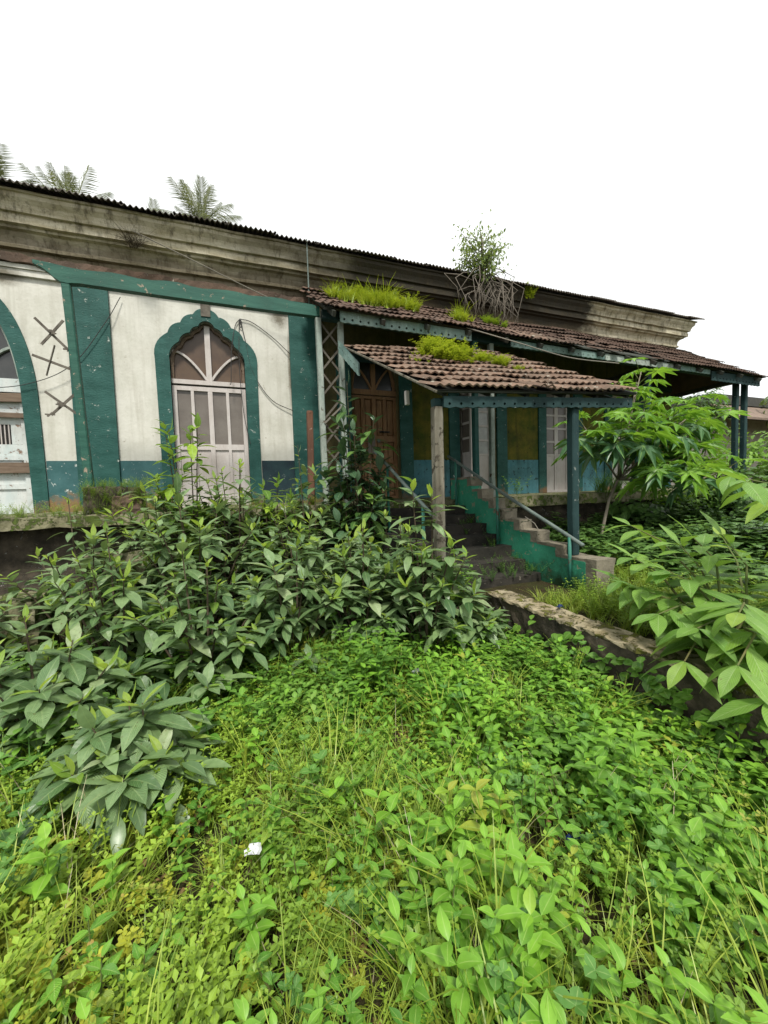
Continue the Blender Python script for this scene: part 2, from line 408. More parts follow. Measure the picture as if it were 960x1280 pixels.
class MB:
    """collects pieces given in world coordinates"""
    def __init__(s):
        s.v, s.f = [], []
    def add(s, verts, faces):
        k = len(s.v)
        s.v.extend([tuple(p) for p in verts])
        s.f.extend([tuple(i + k for i in q) for q in faces])
        return s
    def box(s, x0, x1, y0, y1, z0, z1):
        v = [(x, y, z) for z in (z0, z1) for y in (y0, y1) for x in (x0, x1)]
        return s.add(v, [(0, 2, 3, 1), (4, 5, 7, 6), (0, 1, 5, 4), (2, 6, 7, 3), (0, 4, 6, 2), (1, 3, 7, 5)])
    def bar(s, p0, p1, wd, ht, up=(0, 0, 1), seg=1, jit=0.0, ch=0.12):
        """chamfered bar from p0 to p1, slightly uneven"""
        p0, p1 = Vector(p0), Vector(p1)
        d = (p1 - p0).normalized()
        up = Vector(up)
        if abs(d.dot(up)) > 0.95:
            up = Vector((0, 1, 0))
        x = d.cross(up).normalized()
        u = x.cross(d)
        a, b = wd / 2, ht / 2
        c = ch * min(wd, ht)
        prof = [(-a + c, -b), (a - c, -b), (a, -b + c), (a, b - c), (a - c, b), (-a + c, b), (-a, b - c), (-a, -b + c)]
        vs, fs = [], []
        for i in range(seg + 1):
            q = p0.lerp(p1, i / seg)
            jx, ju = random.uniform(-jit, jit), random.uniform(-jit, jit)
            for (px, py) in prof:
                vs.append(q + x * (px + jx) + u * (py + ju))
        for i in range(seg):
            for j in range(8):
                fs.append((i * 8 + j, i * 8 + (j + 1) % 8, (i + 1) * 8 + (j + 1) % 8, (i + 1) * 8 + j))
        fs.append(tuple(range(7, -1, -1)))
        fs.append(tuple(seg * 8 + j for j in range(8)))
        return s.add(vs, fs)
    def tube(s, pts, r, n=8):
        pts = [Vector(p) for p in pts]
        if not isinstance(r, (list, tuple)):
            r = [r] * len(pts)
        vs, fs = [], []
        prev = None
        for i, p in enumerate(pts):
            d = (pts[min(i + 1, len(pts) - 1)] - pts[max(i - 1, 0)])
            d = d.normalized() if d.length > 1e-9 else Vector((0, 0, 1))
            if prev is None:
                a = d.cross(Vector((0, 0, 1)))
                if a.length < 1e-3:
                    a = d.cross(Vector((1, 0, 0)))
            else:
                a = prev - d * prev.dot(d)
            a.normalize()
            prev = a
            b = d.cross(a)
            for j in range(n):
                t = 2 * math.pi * j / n
                vs.append(p + (a * math.cos(t) + b * math.sin(t)) * r[i])
        for i in range(len(pts) - 1):
            for j in range(n):
                fs.append((i * n + j, i * n + (j + 1) % n, (i + 1) * n + (j + 1) % n, (i + 1) * n + j))
        fs.append(tuple(range(n - 1, -1, -1)))
        fs.append(tuple((len(pts) - 1) * n + j for j in range(n)))
        return s.add(vs, fs)
    def prism_xz(s, poly, y0, y1):
        """polygon in x,z pushed from y0 to y1"""
        n = len(poly)
        v = [(x, y0, z) for x, z in poly] + [(x, y1, z) for x, z in poly]
        f = [tuple(range(n)), tuple(range(2 * n - 1, n - 1, -1))]
        f += [(i, n + i, n + (i + 1) % n, (i + 1) % n) for i in range(n)]
        return s.add(v, f)
    def prism_yz(s, poly, x0, x1):
        n = len(poly)
        v = [(x0, y, z) for y, z in poly] + [(x1, y, z) for y, z in poly]
        f = [tuple(range(n)), tuple(range(2 * n - 1, n - 1, -1))]
        f += [(i, n + i, n + (i + 1) % n, (i + 1) % n) for i in range(n)]
        return s.add(v, f)
    def rough_box(s, x0, x1, y0, y1, z0, z1, step=0.12, amp=0.015, sd=0):
        """masonry block with an uneven surface"""
        bm = bmesh.new()
        nx, ny, nz = [max(1, int(round((b - a) / step))) for a, b in ((x0, x1), (y0, y1), (z0, z1))]
        r = random.Random(sd)
        cache = {}
        def V(i, j, k):
            if (i, j, k) not in cache:
                cache[(i, j, k)] = len(s.v)
                s.v.append((x0 + (x1 - x0) * i / nx + r.uniform(-amp, amp), y0 + (y1 - y0) * j / ny + r.uniform(-amp, amp),
                            z0 + (z1 - z0) * k / nz + r.uniform(-amp, amp)))
            return cache[(i, j, k)]
        for i in range(nx):
            for j in range(ny):
                s.f.append((V(i, j, nz), V(i + 1, j, nz), V(i + 1, j + 1, nz), V(i, j + 1, nz)))
                s.f.append((V(i, j, 0), V(i, j + 1, 0), V(i + 1, j + 1, 0), V(i + 1, j, 0)))
        for i in range(nx):
            for k in range(nz):
                s.f.append((V(i, 0, k), V(i + 1, 0, k), V(i + 1, 0, k + 1), V(i, 0, k + 1)))
                s.f.append((V(i, ny, k), V(i, ny, k + 1), V(i + 1, ny, k + 1), V(i + 1, ny, k)))
        for j in range(ny):
            for k in range(nz):
                s.f.append((V(0, j, k), V(0, j, k + 1), V(0, j + 1, k + 1), V(0, j + 1, k)))
                s.f.append((V(nx, j, k), V(nx, j + 1, k), V(nx, j + 1, k + 1), V(nx, j, k + 1)))
        bm.free()
        return s
    def build(s, name, mat, parent=None, loc=None, smooth=False):
        o = mesh_obj(name, s.v, s.f, mat, parent, loc)
        if smooth:
            o.data.polygons.foreach_set('use_smooth', [True] * len(o.data.polygons))
        return o

def mesh_obj(name, v, f, mat, parent=None, loc=None):
    """verts in world coordinates; origin = parent's origin, or loc for a top-level object"""
    if parent is not None:
        org = ORG[parent.name]
    else:
        org = Vector(loc) if loc is not None else Vector((0, 0, 0))
    vv = np.array(v, dtype=float).reshape(-1, 3) - np.array(org)
    me = bpy.data.meshes.new(name)
    me.from_pydata([tuple(x) for x in vv], [], f)
    me.materials.append(M[mat] if isinstance(mat, str) else mat)
    o = bpy.data.objects.new(name, me)
    COL.objects.link(o)
    if parent is not None:
        o.parent = parent
    else:
        o.location = org
    ORG[o.name] = org
    return o

def place(name, me, mat4, parent):
    """one more object on shared mesh data; mat4 is its world matrix"""
    o = bpy.data.objects.new(name, me)
    COL.objects.link(o)
    o.parent = parent
    o.matrix_basis = Matrix.Translation(-ORG[parent.name]) @ mat4
    return o

def frame(pos, d, up, sc=1.0):
    """leaf matrix: local y along d, local z near up"""
    y = Vector(d).normalized()
    x = y.cross(Vector(up))
    if x.length < 1e-4:
        x = y.cross(Vector((1, 0.3, 0.2)))
    x.normalize()
    z = x.cross(y)
    if isinstance(sc, (int, float)):
        sc = (sc, sc, sc)
    return Matrix(((x.x * sc[0], y.x * sc[1], z.x * sc[2], pos[0]), (x.y * sc[0], y.y * sc[1], z.y * sc[2], pos[1]),
                   (x.z * sc[0], y.z * sc[1], z.z * sc[2], pos[2]), (0, 0, 0, 1)))

# ------------------------------------------------------------------ ground
def sstep(a, b, t):
    t = np.clip((t - a) / (b - a), 0, 1)
    return t * t * (3 - 2 * t)

def ground_z(x, y):
    x, y = np.asarray(x, float), np.asarray(y, float)
    n = 0.05 * np.sin(1.7 * x + 0.6 * y) * np.cos(1.3 * y - 0.4 * x) + 0.03 * np.sin(4.1 * x + 1.0) * np.sin(3.7 * y)
    edge = np.where(y < 3.3, 2.55, 2.55 - 0.75 * sstep(3.3, 3.7, y))
    r = sstep(-0.06, 0.06, x - edge)
    z = GZ + (TZ - GZ) * r + n * (1 - 0.6 * r)
    z = z + 0.12 * sstep(3.0, 5.5, y) * (1 - r)
    z = z + 0.14 * sstep(-1.0, -3.0, x) * (1 - r) + 0.10 * sstep(2.2, 1.0, y) * sstep(0.4, -1.5, x)
    far = sstep(16, 40, np.hypot(x, y))
    return z * (1 - far) + (-1.5) * far

def axis(a, b, st, far):
    mid = list(np.arange(a, b + 1e-6, st))
    lo, hi, d = [a], [b], st
    while hi[-1] < far:
        d *= 1.5
        hi.append(hi[-1] + d)
    d = st
    while lo[-1] > -far:
        d *= 1.5
        lo.append(lo[-1] - d)
    return np.array(lo[:0:-1] + mid + hi[1:])
gx, gy = axis(-5, 15, 0.12, 400), axis(-1, 9, 0.12, 400)
XX, YY = np.meshgrid(gx, gy)
ZZ = ground_z(XX, YY)
gv = np.stack([XX, YY, ZZ], -1).reshape(-1, 3)
nx_, ny_ = len(gx), len(gy)
ii = (np.arange(ny_ - 1)[:, None] * nx_ + np.arange(nx_ - 1)[None, :]).reshape(-1)
gf = np.stack([ii, ii + 1, ii + nx_ + 1, ii + nx_], -1)
ground = mesh_obj('ground', gv, [tuple(int(k) for k in q) for q in gf], 'soil')
ground.data.polygons.foreach_set('use_smooth', [True] * len(ground.data.polygons))
tag(ground, 'dark damp soil of the overgrown garden', 'ground', kind='structure')

# ------------------------------------------------------------------ the house
house = thing('old_house', 'long single-storey whitewashed house with teal pilasters and stained cornice', 'house', (4.5, 9.5, GZ))
XL, XR = -7.0, 12.15

def lobes(pts, b=0.16, n=7):
    """bulging scallops between the given cusp points"""
    out = []
    for (a, c) in zip(pts[:-1], pts[1:]):
        dx, dz = c[0] - a[0], c[1] - a[1]
        L = math.hypot(dx, dz)
        nx, nz = dz / L, -dx / L
        if nx * (a[0] + 1e-6) < 0 or nz < 0 and abs(nz) > abs(nx):
            nx, nz = -nx, -nz
        for k in range(n):
            t = k / n
            o = b * L * 4 * t * (1 - t)
            out.append((a[0] + dx * t + nx * o, a[1] + dz * t + nz * o))
    out.append(pts[-1])
    return out

def arch_pair(cx, kind):
    """inner and outer half curves (right half, from floor to crown), same count"""
    if kind == 'scallop':
        outer = [(0.80, FL), (0.80, 1.2), (0.81, 2.28)] + lobes([(0.81, 2.28), (0.60, 2.73), (0.40, 2.92), (0.20, 3.08), (0.0, 3.19)])[1:]
        inner = [(0.595, FL), (0.595, 1.2), (0.595, 2.26)] + lobes([(0.595, 2.26), (0.44, 2.60), (0.265, 2.77), (0.13, 2.89), (0.0, 2.99)])[1:]
    else:
        def gothic(hw, zs, zt, n=16):
            return [(hw * math.cos(math.pi / 2 * k / n) ** 0.85, zs + (zt - zs) * math.sin(math.pi / 2 * k / n) ** 1.05) for k in range(n + 1)]
        if kind == 'round':
            outer = [(0.83, FL), (0.815, 0.8)] + gothic(0.80, 1.5, 3.2)
            inner = [(0.64, FL), (0.62, 0.8)] + gothic(0.60, 1.5, 2.98)
        else:
            outer = [(0.52, FL), (0.52, 0.8)] + gothic(0.52, 1.9, 2.95)
            inner = [(0.50, FL), (0.50, 0.8)] + gothic(0.50, 1.9, 2.9)
    return [(cx + a, z) for a, z in inner], [(cx + a, z) for a, z in outer], cx

def full(half, cx):
    return half + [(2 * cx - x, z) for x, z in half[-2::-1]]

def wall_with_holes(name, x0, x1, z0, z1, holes, mat):
    bm = bmesh.new()
    def loop(pts):
        vs = [bm.verts.new((x, FY, z)) for x, z in pts]
        return [bm.edges.new((vs[i], vs[(i + 1) % len(vs)])) for i in range(len(vs))], vs
    edges, _ = loop([(x0, z0), (x1, z0), (x1, z1), (x0, z1)])
    loops = []
    for h in holes:
        e, vs = loop(h)
        edges += e
        loops.append(vs)
    bmesh.ops.triangle_fill(bm, use_beauty=True, use_dissolve=False, edges=edges, normal=(0, -1, 0))
    for vs in loops:                       # reveals
        back = [bm.verts.new((v.co.x, FY + 0.35, v.co.z)) for v in vs]
        for i in range(len(vs)):
            j = (i + 1) % len(vs)
            bm.faces.new((vs[i], vs[j], back[j], back[i]))
    bm.verts.index_update()
    v = [tuple(p.co) for p in bm.verts]
    f = [tuple(q.index for q in fc.verts) for fc in bm.faces]
    bm.free()
    return mesh_obj(name, v, f, mat, house)

aL = arch_pair(-3.36, 'round')
aM = arch_pair(-0.165, 'scallop')
aB = arch_pair(2.93, 'plain')
D3 = (4.92, 5.88, FL, 2.35)
D4 = (7.42, 8.30, FL, 2.35)
D5 = (9.7, 10.6, FL, 2.35)
def rect(d):
    return [(d[0], d[2]), (d[1], d[2]), (d[1], d[3]), (d[0], d[3])]
lift = lambda pts: [(x, max(z, FL + 0.001)) for x, z in pts]
WT = 4.3
wall_with_holes('wall', XL, 1.86, FL - 0.02, WT, [lift(full(aL[0], aL[2])), lift(full(aM[0], aM[2]))], 'white')
wall_with_holes('wall', 1.86, XR, FL - 0.02, WT, [lift(full(aB[0], aB[2])), rect((D3[0], D3[1], FL + 0.001, D3[3])), rect((D4[0], D4[1], FL + 0.001, D4[3])),
                                                 rect((D5[0], D5[1], FL + 0.001, D5[3]))], 'yellow_wall')
MB().box(XR - 0.3, XR, FY + 0.002, 15, GZ, WT).build('side_wall', 'yellow_wall', house)
MB().box(XL, XL + 0.3, FY + 0.002, 15, GZ, WT).build('side_wall', 'white', house)
MB().box(XL, XR, 15.002, 15.3, GZ, WT).build('back_wall', 'white', house)
MB().box(XL + 0.3, XR - 0.3, FY + 0.4, 15, FL - 0.3, FL - 0.012).build('inner_floor', 'stone', house)

# surrounds
def surround(a, mat='teal', t=0.035):
    inner, outer, cx = a
    I, O = full(inner, cx), full(outer, cx)
    n = len(I)
    mb = MB()
    y0, y1 = FY - t, FY - 0.0005
    v = [(x, y0, z) for x, z in I] + [(x, y0, z) for x, z in O] + [(x, y1, z) for x, z in O] + [(x, y0 + 0.2, z) for x, z in I]
    f = []
    for i in range(n - 1):
        f += [(i, i + 1, n + i + 1, n + i), (n + i, n + i + 1, 2 * n + i + 1, 2 * n + i), (3 * n + i, 3 * n + i + 1, i + 1, i)]
    mb.add(v, f)
    return mb.build('arch_surround', mat, house)
surround(aL)
surround(aM)

def strip(name, x0, x1, z0, z1, mat, t=0.02):
    return MB().box(x0, x1, FY - t, FY - 0.0005, z0, z1).build(name, mat, house)
strip('pilaster', -2.13, -1.57, FL, 3.30, 'teal', 0.06)
strip('pilaster', 1.24, 1.84, FL, 3.30, 'teal', 0.06)
strip('pilaster', -5.2, -4.65, FL, 3.30, 'teal', 0.06)
for x0, x1, m in ((-2.53, -2.132, 'dado'), (-1.568, -0.968, 'dado'), (0.648, 1.238, 'dado_dark'), (-4.648, -4.195, 'dado')):
    strip('dado_panel', x0, x1, FL, 0.60, m, 0.012)
# right-hand bays: teal pilasters, mossy panels over pale blue dados
for x0, x1 in ((2.12, 2.40), (3.46, 3.74), (4.64, 4.90), (5.92, 6.20), (7.16, 7.40), (8.32, 8.6), (9.4, 9.68), (10.62, 10.9)):
    strip('pilaster', x0, x1, FL, 2.55, 'teal', 0.05)
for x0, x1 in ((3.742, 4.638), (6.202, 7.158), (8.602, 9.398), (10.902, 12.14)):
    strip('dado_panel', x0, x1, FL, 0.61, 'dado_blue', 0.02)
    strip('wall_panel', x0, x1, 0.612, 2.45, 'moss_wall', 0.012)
MB().box(2.1, 12.1, FY - 0.045, FY - 0.0005, 2.552, 2.70).build('lintel_band', 'dark_teal_wood', house)
# string course and the broken edge where the old lean-to roof met the wall
mb = MB()
mb.box(XL, 1.86, FY - 0.05, FY - 0.0005, 3.325, 3.415)
mb.box(XL, 1.86, FY - 0.075, FY - 0.0006, 3.418, 3.478)
mb.build('string_course', 'white', house)
MB().rough_box(XL, 1.9, FY - 0.12, FY - 0.002, 3.482, 3.60, 0.11, 0.02, 3).build('broken_roof_edge', 'brick_red', house)

# cornice
prof = [(0.03, 3.602), (0.04, 3.68), (0.11, 3.69), (0.12, 3.73), (0.09, 3.755), (0.10, 3.84), (0.14, 3.90), (0.20, 3.915), (0.205, 3.95), (0.27, 3.955), (0.275, 4.045),
        (0.255, 4.05), (0.26, 4.085), (0.31, 4.09), (0.315, 4.13), (0.335, 4.19), (0.385, 4.245), (0.39, 4.30), (0.42, 4.305), (0.42, 4.335), (0.0, 4.335)]
def tilt(x):
    return 0.0078 * (x + 2.7)
cv, cfaces = [], []
xs = list(np.arange(XL, XR, 0.35)) + [XR]
rr = random.Random(5)
for x in xs:
    jz = rr.uniform(-0.006, 0.006)
    for (p, z) in prof:
        q = x + (p if x == XR else 0)
        cv.append((q, FY - p + rr.uniform(-0.004, 0.004), z + tilt(x) + jz))
for (p, z) in prof:
    cv.append((XR + p, 15.0, z + tilt(XR)))
np_ = len(prof)
for i in range(len(xs)):
    for j in range(np_ - 1):
        cfaces.append((i * np_ + j, (i + 1) * np_ + j, (i + 1) * np_ + j + 1, i * np_ + j + 1))
mesh_obj('cornice', cv, cfaces, 'cornice', house)

# corrugated roof sheets
per = 0.078
def sheet(x0, wd, z0, y0, sl, ln, dz):
    n = int(wd / per * 6)
    v, f = [], []
    for j, t in enumerate((0, 0.15, ln)):
        for i in range(n + 1):
            x = x0 + wd * i / n
            z = z0 + t * sl + 0.019 * math.sin(2 * math.pi * (x - x0) / per) + tilt(x)
            v.append((x, y0 + t, z + (dz if j == 0 else 0)))
    for i in range(n + 1):       # thickness at the eave
        v.append((v[i][0], v[i][1] + 0.002, v[i][2] - 0.010))
    m = n + 1
    for j in range(2):
        for i in range(n):
            f.append((j * m + i, j * m + i + 1, (j + 1) * m + i + 1, (j + 1) * m + i))
    for i in range(n):
        f.append((3 * m + i, 3 * m + i + 1, i + 1, i))
    mesh_obj('roof_sheet', v, f, 'sheet', house)
x = XL - 0.2
k = 0
while x < XR + 0.45:
    wd = min(0.78, XR + 0.5 - x)
    sheet(x, wd + 0.04, 4.365 + (k % 2) * 0.006 + rr.uniform(-0.008, 0.008), FY - 0.52 + rr.uniform(-0.035, 0.035), 0.33, 3.9, rr.uniform(-0.02, 0.012))
    x += 0.74
    k += 1
MB().add([(XL - 0.2, 11.4, 5.62), (XR + 0.5, 11.4, 5.75), (XR + 0.5, 15.5, 4.4), (XL - 0.2, 15.5, 4.3)], [(0, 1, 2, 3)]).build('back_roof', 'sheet', house)

# plinth the house and its veranda stand on
PY = 5.75
MB().rough_box(XL, 12.9, PY + 0.22, FY + 0.45, -1.9, FL - 0.14, 0.3, 0.02, 8).build('plinth', 'stone', house)
MB().rough_box(XL, 1.95, PY - 0.12, FY + 0.3, FL - 0.13, FL - 0.002, 0.13, 0.018, 9).build('plinth_ledge', 'ledge', house)
MB().rough_box(1.952, 12.95, PY, FY + 0.3, FL - 0.20, FL - 0.004, 0.16, 0.01, 10).build('plinth_ledge', 'ledge', house)

# ------------------------------------------------------------------ doors (parts of the house, panes and panels below them)
def tri_fan(name, poly, y, mat, parent, t=0.012):
    return MB().prism_xz(poly, y, y + t).build(name, mat, parent)

DY = FY + 0.10
def bars(mb, x0, x1, z0, z1, wd, y0, y1):
    """a rectangular frame of four members, butted"""
    mb.box(x0, x0 + wd, y0, y1, z0, z1)
    mb.box(x1 - wd, x1, y0, y1, z0, z1)
    mb.box(x0 + wd, x1 - wd, y0 + 0.001, y1, z1 - wd, z1)
    mb.box(x0 + wd, x1 - wd, y0 + 0.001, y1, z0, z0 + wd)

def fanlight(d, a, ztr, paint, pane, y, rim=None):
    """mullion, two curved bars, rim and panes over the transom"""
    inner, _, cx = a
    half = [(x, z) for x, z in inner if z > ztr + 0.05]
    hw = half[0][0] - cx
    right = [(cx + 0.0, ztr)] + [(half[0][0], ztr)] + half
    tri_fan('pane', right, y + 0.05, pane, d)
    tri_fan('pane', [(2 * cx - x - 0.002, z) for x, z in right][::-1], y + 0.05, pane, d)
    mb = MB()
    top = half[-1][1]
    mb.box(cx - 0.045, cx + 0.045, y - 0.01, y + 0.045, ztr, top - 0.04)
    mb.build('mullion', paint, d)
    for sgn in (1, -1):
        pts = []
        for k in range(10):
            t = k / 9
            pts.append(Vector((cx + sgn * (0.04 + (hw - 0.07) * t), y + 0.022, ztr + 0.02 + 0.46 * math.sin(t * math.pi / 2) ** 0.95)))
        b = MB()
        for p, q in zip(pts[:-1], pts[1:]):
            b.bar(p, q, 0.04, 0.045, up=(0, 1, 0))
        b.build('curved_bar', paint, d)
    b = MB()
    prev = None
    for sgn in (1, -1):
        hs = [(cx + sgn * (x - cx - 0.03 * (x - cx) / hw), z - 0.02) for x, z in half]
        b.box(*sorted((cx + sgn * (hw - 0.045), cx + sgn * (hw - 0.004))), y - 0.012, y + 0.04, ztr, half[0][1] + 0.12)
        for (p, q) in zip(hs[:-1], hs[1:]):
            if math.hypot(q[0] - p[0], q[1] - p[1]) > 0.004:
                b.bar((p[0], y + 0.02, p[1]), (q[0], y + 0.02, q[1]), 0.05, 0.055, up=(0, 1, 0))
    b.build('fanlight_rim', rim or paint, d)

# middle door: white, four tall dusty panes over boarded panels, fanlight above
cx = aM[2]
mb = MB()
bars(mb, cx - 0.60, cx + 0.60, FL, 1.90, 0.075, DY, DY + 0.07)
mb.box(cx - 0.594, cx + 0.594, DY - 0.02, DY + 0.06, 1.93, 2.005)
mb.box(cx - 0.52, cx + 0.52, DY + 0.004, DY + 0.06, 0.80, 0.90)
for xm, wd in ((-0.285, 0.05), (0.0, 0.075), (0.285, 0.05)):
    mb.box(cx + xm - wd / 2, cx + xm + wd / 2, DY + 0.002, DY + 0.062, FL + 0.075, 1.825)
door_mid = mb.build('door', 'white_wood', house)
xe = [-0.525, -0.31, -0.26, -0.0375, 0.0375, 0.26, 0.31, 0.525]
for k in range(4):
    MB().box(cx + xe[2 * k], cx + xe[2 * k + 1], DY + 0.04, DY + 0.05, 0.90, 1.825).build('pane', 'glass_grey', door_mid)
    MB().box(cx + xe[2 * k] + 0.002, cx + xe[2 * k + 1] - 0.002, DY + 0.03, DY + 0.05, FL + 0.076, 0.798).build('panel', 'white_wood', door_mid)
MB().box(cx - 0.595, cx + 0.595, DY + 0.075, DY + 0.08, 1.9, 1.935).build('gap_board', 'black', door_mid)
fanlight(door_mid, aM, 2.005, 'white_wood', 'glass_brown', DY, 'plank')
# hook plate at the crown of the arch
MB().box(cx - 0.075, cx + 0.075, FY - 0.052, FY - 0.001, 3.06, 3.32).build('keystone_plate', 'slat', house)

# left door: pale blue boards, barred opening, planks nailed across
cx = aL[2]
mb = MB()
bars(mb, cx - 0.62, cx + 0.62, FL, 1.62, 0.10, DY, DY + 0.07)
mb.box(cx - 0.60, cx + 0.60, DY - 0.02, DY + 0.06, 1.64, 1.84)
mb.box(cx - 0.035, cx + 0.035, DY + 0.002, DY + 0.06, FL + 0.1, 1.52)
for zc in (0.18, 0.62, 1.32):
    mb.box(cx - 0.52, cx - 0.035, DY + 0.004, DY + 0.06, zc, zc + 0.07)
    mb.box(cx + 0.035, cx + 0.52, DY + 0.004, DY + 0.06, zc, zc + 0.07)
door_left = mb.build('door', 'blue_white_wood', house)
for s_ in (-1, 1):
    xa, xb = (cx - 0.518, cx - 0.037) if s_ < 0 else (cx + 0.037, cx + 0.518)
    for z0, z1 in ((FL + 0.1, 0.178), (0.252, 0.618), (1.392, 1.518)):
        MB().box(xa, xb, DY + 0.03, DY + 0.05, z0, z1).build('panel', 'blue_white_wood', door_left)
    MB().box(xa, xb, DY + 0.04, DY + 0.05, 0.692, 1.318).build('pane', 'black', door_left)
    fm = MB()
    fm.box(xa, xb, DY + 0.02, DY + 0.038, 0.692, 0.86).box(xa, xb, DY + 0.02, DY + 0.038, 1.16, 1.318)
    fm.box(xa, xa + 0.1, DY + 0.02, DY + 0.038, 0.862, 1.158).box(xb - 0.13, xb, DY + 0.02, DY + 0.038, 0.862, 1.158)
    fm.build('shutter_frame', 'blue_white_wood', door_left)
    for k in range(5):
        xx = xa + 0.13 + k * 0.048
        MB().tube([(xx, DY + 0.03, 0.86), (xx, DY + 0.03, 1.16)], 0.009, 6).build('window_bar', 'white_wood', door_left)
fanlight(door_left, aL, 1.84, 'pale_wood', 'glass_dark', DY)
for z, h, tl in ((1.30, 0.075, 0.01), (0.50, 0.16, 0.0), (1.545, 0.13, -0.012)):
    MB().bar((cx - 0.66, DY - 0.035, z + tl), (cx + 0.605, DY - 0.035, z + tl * -1), 0.03, h, seg=5, jit=0.003).build('nailed_plank', 'plank', door_left)

# brown panelled door with its own fanlight
cx = aB[2]
mb = MB()
bars(mb, cx - 0.50, cx + 0.50, FL, 1.93, 0.06, DY, DY + 0.08)
mb.box(cx - 0.50, cx + 0.50, DY - 0.03, DY + 0.07, 1.945, 2.05)
mb.box(cx - 0.04, cx + 0.04, DY - 0.01, DY + 0.07, FL + 0.06, 1.87)
for s_ in (-1, 1):
    for zc in (0.42, 1.0):
        mb.box(*((cx - 0.44, cx - 0.04) if s_ < 0 else (cx + 0.04, cx + 0.44)), DY + 0.006, DY + 0.06, zc, zc + 0.12)
    xm = cx + s_ * 0.24
    mb.box(xm - 0.035, xm + 0.035, DY + 0.004, DY + 0.06, FL + 0.06, 1.87)
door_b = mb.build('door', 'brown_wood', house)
for xa, xb in ((-0.44, -0.275), (-0.205, -0.04), (0.04, 0.205), (0.275, 0.44)):
    for z0, z1 in ((FL + 0.06, 0.42), (0.54, 1.0), (1.12, 1.87)):
        pm = MB()
        x0_, x1_ = cx + xa + 0.002, cx + xb - 0.002
        pm.add([(x0_, DY + 0.045, z0), (x1_, DY + 0.045, z0), (x1_, DY + 0.045, z1), (x0_, DY + 0.045, z1),
                (x0_ + 0.03, DY + 0.02, z0 + 0.03), (x1_ - 0.03, DY + 0.02, z0 + 0.03), (x1_ - 0.03, DY + 0.02, z1 - 0.03), (x0_ + 0.03, DY + 0.02, z1 - 0.03)],
               [(0, 1, 5, 4), (1, 2, 6, 5), (2, 3, 7, 6), (3, 0, 4, 7), (4, 5, 6, 7)])
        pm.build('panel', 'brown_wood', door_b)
MB().box(cx - 0.16, cx + 0.0, DY - 0.014, DY - 0.0105, 0.74, 1.14).build('notice_sheet', 'glass_grey', door_b)
MB().bar((cx + 0.1, DY - 0.025, 1.2), (cx + 0.32, DY - 0.025, 1.2), 0.03, 0.03).build('bolt', 'black', door_b)
MB().box(cx + 0.05, cx + 0.10, DY - 0.05, DY - 0.012, 0.98, 1.05).build('padlock', 'pipe', door_b)
MB().tube([(cx - 0.1, DY - 0.01, 0.12), (cx - 0.1, DY - 0.05, 0.12)], 0.025, 8).build('knob', 'pipe', door_b)
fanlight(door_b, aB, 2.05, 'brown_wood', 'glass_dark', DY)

# white glazed doors further along the veranda
def glazed_door(d, leafs, pane='glass_white'):
    x0, x1, z0, z1 = d
    mb = MB()
    bars(mb, x0, x1, z0, z1, 0.055, DY - 0.02, DY + 0.07)
    wd = (x1 - x0 - 0.11) / leafs
    cells = []
    for k in range(leafs):
        a, b = x0 + 0.055 + k * wd, x0 + 0.055 + (k + 1) * wd
        mb.box(a + 0.002, a + 0.055, DY, DY + 0.05, z0 + 0.056, z1 - 0.056)
        mb.box(b - 0.055, b - 0.002, DY, DY + 0.05, z0 + 0.056, z1 - 0.056)
        zs = [0.72, 1.05, 1.38, 1.71, 2.04]
        for zq in zs:
            mb.box(a + 0.055, b - 0.055, DY + 0.003, DY + 0.048, zq, zq + 0.045)
        for z_a, z_b in zip(zs, zs[1:] + [z1 - 0.056]):
            cells.append((a + 0.055, b - 0.055, z_a + 0.045, z_b, pane))
        cells.append((a + 0.056, b - 0.056, z0 + 0.056, 0.72, 'white_wood'))
    dr = mb.build('door', 'white_wood', house)
    for a, b, za, zb, m in cells:
        MB().box(a, b, DY + 0.02, DY + 0.03, za, zb).build('pane' if m == pane else 'panel', m, dr)
    return dr
glazed_door(D3, 2)
glazed_door(D4, 2, 'glass_grey')
glazed_door(D5, 2)
# one leaf of the white door stands open towards the veranda
ox, oy = D3[0] + 0.06, DY - 0.03
leaf_open = MB()
leaf_open.box(ox, ox + 0.045, oy - 0.42, oy - 0.36, FL + 0.02, 2.28).box(ox, ox + 0.045, oy - 0.06, oy, FL + 0.02, 2.28)
for zq in (FL + 0.02, 0.72, 1.05, 1.38, 1.71, 2.04, 2.22):
    leaf_open.box(ox + 0.002, ox + 0.043, oy - 0.36, oy - 0.06, zq, zq + 0.05)
lo = leaf_open.build('open_door_leaf', 'white_wood', house)
for za, zb in ((0.77, 1.05), (1.10, 1.38), (1.43, 1.71), (1.76, 2.04)):
    MB().box(ox + 0.015, ox + 0.025, oy - 0.36, oy - 0.06, za, zb).build('pane', 'glass_grey', lo)
MB().box(ox + 0.012, ox + 0.03, oy - 0.36, oy - 0.06, FL + 0.07, 0.72).build('panel', 'white_wood', lo)

# ------------------------------------------------------------------ veranda: posts, beams, valances, lattice, tiled lean-to roof
VY = 6.05
ver = thing('veranda', 'tiled lean-to veranda with teal posts and pale pierced valance along the house', 'veranda', (7.0, 6.4, FL))

def post(x, y, z0, z1, wd, mat, parent, lean=(0, 0), name='post'):
    return MB().bar((x + lean[0], y + lean[1], z0), (x, y, z1), wd, wd, up=(0, 1, 0), seg=7, jit=0.003).build(name, mat, parent)

